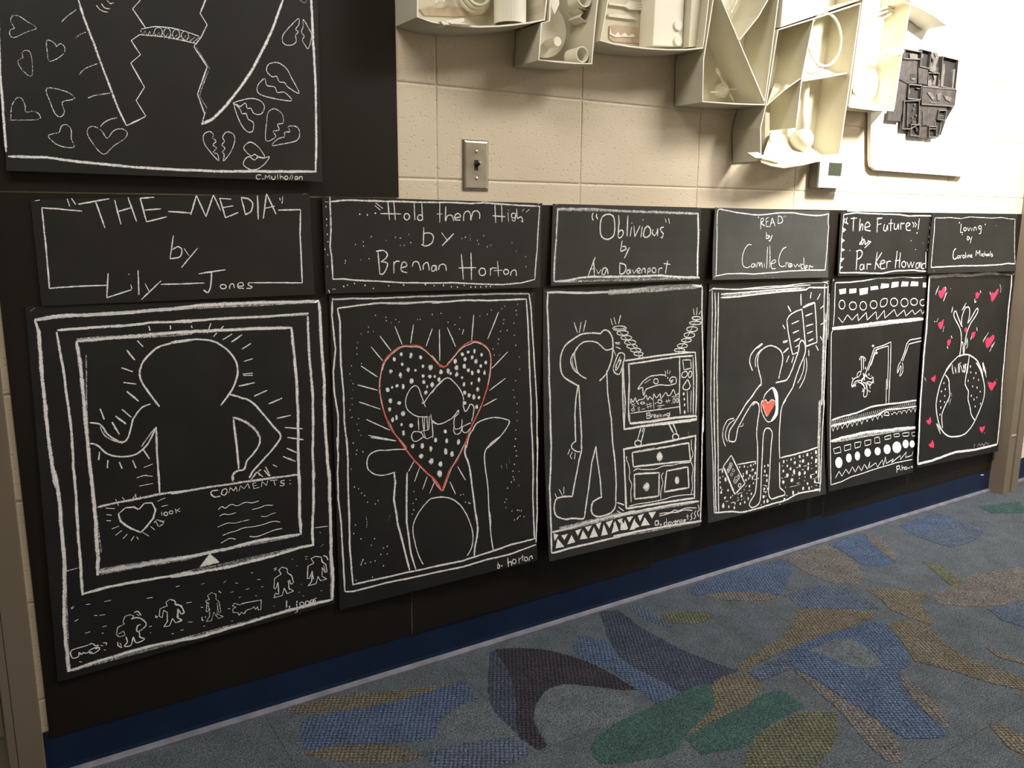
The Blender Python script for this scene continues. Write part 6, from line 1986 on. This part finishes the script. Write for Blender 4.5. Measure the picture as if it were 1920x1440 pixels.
# lower right box: hoop, loop, ladle, bare patch
(cx, cz), = [(1.1987, 1.6056)]
ring(Eb, (cx, -0.088, cz), 0.0735, 0.005, 0.0055, 'hoop')
(cx, cz), = [(1.1860, 1.5317)]
b = MB(); b.tube([(cx + 0.018 * math.cos(a), -0.085, cz + 0.006 * math.sin(a)) for a in [i * PI / 5 for i in range(11)]], 0.002, 6); b.build('wire_loop', 'plaster', Eb)
q = [(1.1794, 1.4875), (1.1770, 1.4252), (1.1702, 1.3591)]
b = MB(); b.tube(P3(q, -0.05), [0.010, 0.011, 0.015], 14); b.build('ladle_handle', 'plaster', Eb, smooth=True)
(cx, cz), = [(1.1755, 1.3323)]
b = MB(); b.tube([(cx + math.sin(a) * 0.0, -0.05, cz + 0.034 * math.cos(a)) for a in [i * PI / 8 for i in range(9)]], [max(0.001, 0.034 * math.sin(i * PI / 8)) for i in range(9)], 20)
b.build('ladle_bowl', 'plaster', Eb, smooth=True)
b = MB(); b.prism([(1.0115, 1.3990), (1.0293, 1.3973), (1.0351, 1.3367), (1.0156, 1.3327)], -0.052, -0.050); b.build('bare_patch', 'bare', Eb)
for q in ([(0.8845, 1.2796), (0.9261, 1.2829), (0.9481, 1.2739), (0.9952, 1.2788), (1.0356, 1.2705), (1.0187, 1.2626), (0.9703, 1.2663), (0.9170, 1.2670)],):
    b = MB(); b.prism(q, -0.110, -0.1065); b.build('torn_flap', 'card_edge', Eb)
# box under the top: radiating sticks, perforated plate, peg
for q in ([(1.5957, 1.7589), (1.5045, 1.7348), (1.4081, 1.6970)], [(1.5964, 1.7543), (1.5063, 1.7228), (1.4097, 1.6852)], [(1.5971, 1.7498), (1.5212, 1.7125), (1.4171, 1.6695)]):
    b = MB(); b.tube(P3(q, -0.05), 0.003, 8); b.build('stick', 'plaster', Fb)
(cx, cz), = [(1.4702, 1.5169)]
disc(Fb, (cx, -0.03, cz), 0.056, 0.012, 'perforated_plate')
for q in ([(1.4885, 1.5373)], [(1.4676, 1.5167)], [(1.4929, 1.4890)]):
    disc(Fb, (q[0][0], -0.0421, q[0][1]), 0.0045, 0.0004, 'plate_hole', 'bare', 12)
(cx, cz), = [(1.4086, 1.6384)]
b = MB(); b.tube([(cx, -0.02, cz), (cx, -0.05, cz), (cx, -0.058, cz)], [0.036, 0.030, 0.016], 24); b.build('dome', 'plaster', Fb)
q = [(1.3908, 1.5828), (1.4669, 1.5951), (1.4695, 1.5953), (1.5450, 1.6093)]
b = MB(); b.tube(P3(q, -0.095), [0.003, 0.004, 0.0125, 0.0125], 18); b.build('peg', 'plaster', Fb)
b = MB(); b.prism([(1.6890, 1.8327), (1.7370, 1.8553), (1.7605, 1.7887), (1.7375, 1.7698), (1.7205, 1.7835), (1.6990, 1.7743)], -0.045, -0.008); b.build('scalloped_trim', 'plaster', G)

# ------------------------------------------------------------------ white panel with the black relief
pl = [(1.4763, 1.8538), (1.5517, 1.2919), (1.5601, 1.2722), (1.5840, 1.2613), (2.0844, 1.2562), (2.1018, 1.2715), (1.9901, 1.9312)]
b = MB(); b.prism(pl, -0.0205, -0.0085); tag(b.build('display_panel', 'panel', bevel=0.0), 'white round-cornered panel on the wall behind the black relief', 'panel')
rel = empty('black_relief', ([(1.8157, 1.5081)][0][0], -0.014, [(1.8157, 1.5081)][0][1]))
tag(rel, 'small black painted relief of stacked wooden boxes on the white panel', 'sculpture')
base = [(1.6741, 1.6378), (1.7588, 1.6392), (1.8779, 1.6365), (1.9691, 1.6339), (1.9751, 1.5404), (1.9754, 1.4867), (1.9345, 1.4376), (1.9150, 1.3891), (1.8890, 1.3804), (1.8464, 1.3756), (1.7949, 1.3743), (1.7460, 1.3787), (1.6984, 1.3957), (1.6902, 1.4196), (1.6198, 1.4193), (1.6200, 1.4481), (1.6443, 1.4518), (1.6522, 1.5072), (1.6599, 1.5893)]
TRAYS = [
    ([(1.6549, 1.6356), (1.7392, 1.6359), (1.7387, 1.6138), (1.6536, 1.6070)], 0.050, 1), ([(1.7397, 1.6434), (1.7926, 1.6415), (1.7893, 1.5896), (1.7382, 1.5916)], 0.056, 1),
    ([(1.8586, 1.6337), (1.9491, 1.6312), (1.9484, 1.5385), (1.8617, 1.5402)], 0.058, 1), ([(1.8316, 1.5998), (1.8615, 1.6009), (1.8614, 1.5837), (1.8347, 1.5827)], 0.035, 0),
    ([(1.7927, 1.5774), (1.8529, 1.5809), (1.8544, 1.5378), (1.7965, 1.5382)], 0.048, 1), ([(1.6500, 1.6040), (1.7341, 1.6116), (1.7353, 1.5906), (1.7409, 1.5397), (1.6881, 1.5352), (1.6417, 1.5454)], 0.042, 0),
    ([(1.7348, 1.5899), (1.7881, 1.5894), (1.7918, 1.5399), (1.7435, 1.5393)], 0.052, 0), ([(1.6887, 1.5319), (1.7585, 1.5343), (1.7599, 1.4900), (1.6910, 1.4883)], 0.054, 1),
    ([(1.7620, 1.5319), (1.9573, 1.5374), (1.9544, 1.4831), (1.7666, 1.4766)], 0.056, 2), ([(1.6406, 1.5413), (1.6862, 1.5323), (1.6874, 1.4880), (1.6700, 1.4248), (1.6286, 1.4529)], 0.044, 0),
    ([(1.6014, 1.4462), (1.6664, 1.4470), (1.6701, 1.4166), (1.5992, 1.4155)], 0.046, 0), ([(1.6744, 1.4795), (1.7561, 1.4870), (1.7648, 1.4141), (1.7233, 1.3961), (1.6799, 1.3936)], 0.050, 1),
    ([(1.7669, 1.4745), (1.9218, 1.4801), (1.9204, 1.4699), (1.8677, 1.4648), (1.8624, 1.4373), (1.8589, 1.4134), (1.7733, 1.4083)], 0.046, 0), ([(1.8704, 1.4643), (1.9143, 1.4673), (1.9111, 1.4350), (1.8691, 1.4359)], 0.052, 1),
    ([(1.7222, 1.4101), (1.7703, 1.4116), (1.7727, 1.3757), (1.7253, 1.3766)], 0.052, 1), ([(1.7725, 1.4061), (1.8199, 1.4089), (1.8251, 1.3725), (1.7752, 1.3716)], 0.046, 0),
    ([(1.8225, 1.4091), (1.8644, 1.4116), (1.8685, 1.3784), (1.8270, 1.3761)], 0.054, 1), ([(1.8630, 1.4337), (1.8984, 1.4324), (1.8939, 1.3859), (1.8688, 1.3874)], 0.040, 1),
]
b = MB(); b.prism(base, -0.030, -0.015); b.build('backboard', 'black_deep', rel)
for i, (q, dp, kind) in enumerate(TRAYS):
    b = MB()
    if kind == 1:
        b.prism(q, -0.034, -0.030, 1)
        b.strip(q, -dp - 0.006, -0.030, 0.004, 0, 2, closed=True)
    else:
        b.prism(q, -dp, -0.030, 0)
        if kind == 2:
            b.strip(q, -dp - 0.006, -dp, 0.004, 0, 2, closed=True)
    b.build('wooden_box', ['black_relief', 'black_deep', 'black_lite'], rel)


def relbit(name, q, y0, y1, mat='black_lite', bevel=0):
    b_ = MB(); b_.prism(q, y0, y1); return b_.build(name, mat, rel, bevel=bevel)


b = MB()
cr_ = [(1.7894, 1.6401), (1.8076, 1.6434), (1.8269, 1.6413), (1.8369, 1.6284), (1.8314, 1.6168), (1.8244, 1.6030), (1.8290, 1.5878), (1.8129, 1.5790), (1.7934, 1.5827), (1.7934, 1.6000), (1.8066, 1.6144), (1.7951, 1.6260)]
b.prism(cr_, -0.062, -0.036); b.prism([(1.8025, 1.6370), (1.8176, 1.6403), (1.8270, 1.6268), (1.8132, 1.6123), (1.8002, 1.5972), (1.8020, 1.6119), (1.8139, 1.6261)], -0.070, -0.06); b.build('crumpled_cloth', 'black_lite', rel, bevel=0.001)
relbit('curved_slat', [(1.8684, 1.6121), (1.8773, 1.6130), (1.8821, 1.5942), (1.8809, 1.5660), (1.8808, 1.5385), (1.8536, 1.5390), (1.8567, 1.5568), (1.8681, 1.5789)], -0.056, -0.034)
relbit('curved_slat', [(1.9406, 1.6032), (1.9415, 1.5713), (1.9412, 1.5385), (1.9332, 1.5385), (1.9311, 1.5633), (1.9303, 1.5951)], -0.056, -0.034)
relbit('block', [(1.6847, 1.6246), (1.6974, 1.6276), (1.7278, 1.6273), (1.7298, 1.6157), (1.6897, 1.6127)], -0.046, -0.034)
relbit('slat', [(1.7434, 1.6289), (1.7492, 1.6309), (1.7491, 1.6176), (1.7435, 1.6181)], -0.060, -0.034)
relbit('block', [(1.7034, 1.5526), (1.7249, 1.5545), (1.7246, 1.5493), (1.7042, 1.5475)], -0.050, -0.042)
relbit('slot', [(1.6964, 1.5652), (1.7299, 1.5683), (1.7308, 1.5560), (1.6972, 1.5530)], -0.0425, -0.042, 'black_deep')
relbit('wedge', [(1.8268, 1.5739), (1.8462, 1.5722), (1.8421, 1.5421), (1.8258, 1.5442), (1.8358, 1.5590)], -0.044, -0.034)
relbit('wedge', [(1.8021, 1.5526), (1.8168, 1.5591), (1.8263, 1.5414), (1.8030, 1.5409)], -0.042, -0.034)
relbit('knob', [(1.6909, 1.5184), (1.7018, 1.5183), (1.7028, 1.5046), (1.6906, 1.5054)], -0.050, -0.034)
relbit('slat', [(1.7354, 1.5255), (1.7556, 1.5258), (1.7549, 1.5230), (1.7358, 1.5228)], -0.052, -0.034)
for px_ in ([(1.7895, 1.5145), (1.8078, 1.5177), (1.8397, 1.4992), (1.8246, 1.4945)], [(1.8466, 1.5138), (1.8711, 1.5210), (1.8695, 1.4944), (1.8530, 1.4967)], [(1.8855, 1.5133), (1.9321, 1.5098), (1.9283, 1.4952), (1.9010, 1.5003)], [(1.8134, 1.4859), (1.8489, 1.4872), (1.8494, 1.4844), (1.8139, 1.4832)]):
    relbit('carved_piece', px_, -0.062, -0.056, 'black_lite')
for q in ([(1.6980, 1.4750), (1.7052, 1.4756), (1.7148, 1.4033), (1.7051, 1.4028)], [(1.7344, 1.4220), (1.7547, 1.4226), (1.7548, 1.4149), (1.7344, 1.4143)]):
    relbit('slat', q, -0.046, -0.034, 'black_relief')
for (x_, z_) in [(1.7381, 1.4728), (1.7517, 1.4399), (1.7326, 1.4324), (1.7611, 1.3920), (1.8678, 1.4000), (1.7347, 1.4569)]:
    disc(rel, (x_, -0.034, z_), 0.0028, 0.014, 'knob', 'black_lite', 10)
for q in ([(1.8682, 1.4487), (1.9026, 1.4496), (1.9023, 1.4478), (1.8679, 1.4469)], [(1.8647, 1.4428), (1.9011, 1.4437), (1.9007, 1.4419), (1.8644, 1.4410)], [(1.8618, 1.4376), (1.8995, 1.4379), (1.8992, 1.4361), (1.8615, 1.4358)]):
    relbit('slat', q, -0.060, -0.050)
relbit('slat', [(1.7816, 1.4549), (1.8113, 1.4580), (1.8179, 1.4131), (1.7879, 1.4113)], -0.052, -0.046, 'black_relief')
relbit('slat', [(1.8254, 1.4036), (1.8635, 1.4058), (1.8634, 1.4029), (1.8259, 1.4007)], -0.056, -0.034)
relbit('wedge', [(1.7465, 1.4052), (1.7644, 1.4021), (1.7694, 1.3872), (1.7556, 1.3952)], -0.050, -0.034, 'black_deep')

for ch in rel.children:
    for v_ in ch.data.vertices:
        v_.co.y = -0.022 + (v_.co.y + 0.015) * 0.42

# ------------------------------------------------------------------ light switch
sw = empty('light_switch', (0.0995, 0.0, 1.222))
tag(sw, 'stainless steel toggle switch plate on the bare block wall above the row', 'light switch')
b = MB()
hx, hz = 0.0345, 0.0572
xs, zs = 0.0995, 1.222
lv = [(hx, hz, -0.0005), (hx, hz, -0.0018), (hx - 0.0035, hz - 0.0035, -0.0052), (hx - 0.0075, hz - 0.0065, -0.0062)]
for (a, c, y) in lv:
    b.v += [(xs - a, y, zs - c), (xs + a, y, zs - c), (xs + a, y, zs + c), (xs - a, y, zs + c)]
for k in range(3):
    for i in range(4):
        b.f.append((k * 4 + i, k * 4 + (i + 1) % 4, k * 4 + 4 + (i + 1) % 4, k * 4 + 4 + i)); b.m.append(0)
b.f.append((12, 13, 14, 15)); b.m.append(0)
pt = b.build('cover_plate', 'stainless', sw)
boxobj('toggle_slot', xs - 0.0055, xs + 0.0045, -0.0066, -0.006, zs - 0.012, zs + 0.012, 'dark', sw)
b = MB(); b.tube([(xs, -0.006, zs), (xs + 0.001, -0.014, zs + 0.003), (xs + 0.002, -0.021, zs + 0.006)], [0.0048, 0.0042, 0.0036], 12); b.build('toggle', 'toggle', sw)
for dz in (-0.0303, 0.0303):
    b = MB(); b.tube([(xs, -0.006, zs + dz), (xs, -0.0072, zs + dz), (xs, -0.008, zs + dz)], [0.0042, 0.004, 0.002], 14); s_ = b.build('screw', 'screw', sw)
    boxobj('screw_slot', xs - 0.003, xs + 0.003, -0.0083, -0.0078, zs + dz - 0.0005, zs + dz + 0.0005, 'dark', s_)

# ------------------------------------------------------------------ thermostat
(tx0, tz1), = [(1.2822, 1.2750)]
(tx1, tz0), = [(1.4198, 1.1995)]
(bx0, bz0), = [(1.3009, 1.2122)]
th = empty('thermostat', ((tx0 + tx1) / 2, 0, tz0))
tag(th, 'white thermostat with a small grey display, beside the lower cardboard box', 'thermostat')
b = MB(); b.box(tx0, tx1, -0.030, -0.0005, tz0, tz1); b.build('housing', 'plastic_grey', th, bevel=0.002)
b = MB(); b.box(tx0, tx1, -0.038, -0.030, tz0 - 0.001, tz1); b.build('face_cover', 'plastic', th, bevel=0.002)
q = [(1.3244, 1.2735), (1.3858, 1.2734), (1.3831, 1.2349), (1.3227, 1.2355)]
b = MB(); b.prism(q, -0.0388, -0.0378); b.build('display', 'lcd', th)
q2 = [(1.3224, 1.2745), (1.3876, 1.2746), (1.3851, 1.2338), (1.3210, 1.2344)]
b = MB(); b.strip(q2, -0.0394, -0.037, 0.0012, closed=True); b.build('display_rim', 'plastic', th)
for (x_, z_) in [(1.3348, 1.2191), (1.3644, 1.2183), (1.3981, 1.2184)]:
    boxobj('button', x_ - 0.0015, x_ + 0.0015, -0.0392, -0.038, z_ - 0.001, z_ + 0.002, 'plastic_grey', th)
for (x_, z_) in [(1.4031, 1.2596), (1.4027, 1.2427)]:
    b = MB(); b.tube([(x_ + 0.002 * math.cos(a), -0.0388, z_ + 0.0035 * math.sin(a)) for a in [PI * 0.5 + i * PI / 5 for i in range(6)]], 0.0006, 5); b.build('button', 'plastic_grey', th)
(x_, z_), = [(1.3224, 1.1977)]
b = MB(); b.tube([(x_, -0.02, tz0 - 0.004), (x_, -0.02, tz0 + 0.002)], 0.003, 10); b.build('set_screw', 'dark', th)

# ------------------------------------------------------------------ unseen ceiling lamps
for lx, ly, _le in LAMPS:
    t = empty('unseen_ceiling_lamp', (lx, ly, ZC))
    tag(t, 'unseen ceiling panel lamp above the %s of the corridor' % {-0.9: 'left part', 1.6: 'middle', 4.3: 'far right part'}[lx], 'ceiling lamp', 'unseen ceiling panel lamps')
    boxobj('frame', lx - 0.62, lx + 0.62, ly - 0.31, ly + 0.31, ZC - 0.02, ZC - 0.001, 'plastic', t)
    boxobj('diffuser', lx - 0.58, lx + 0.58, ly - 0.27, ly + 0.27, ZC - 0.024, ZC - 0.0205, 'lamp', t)
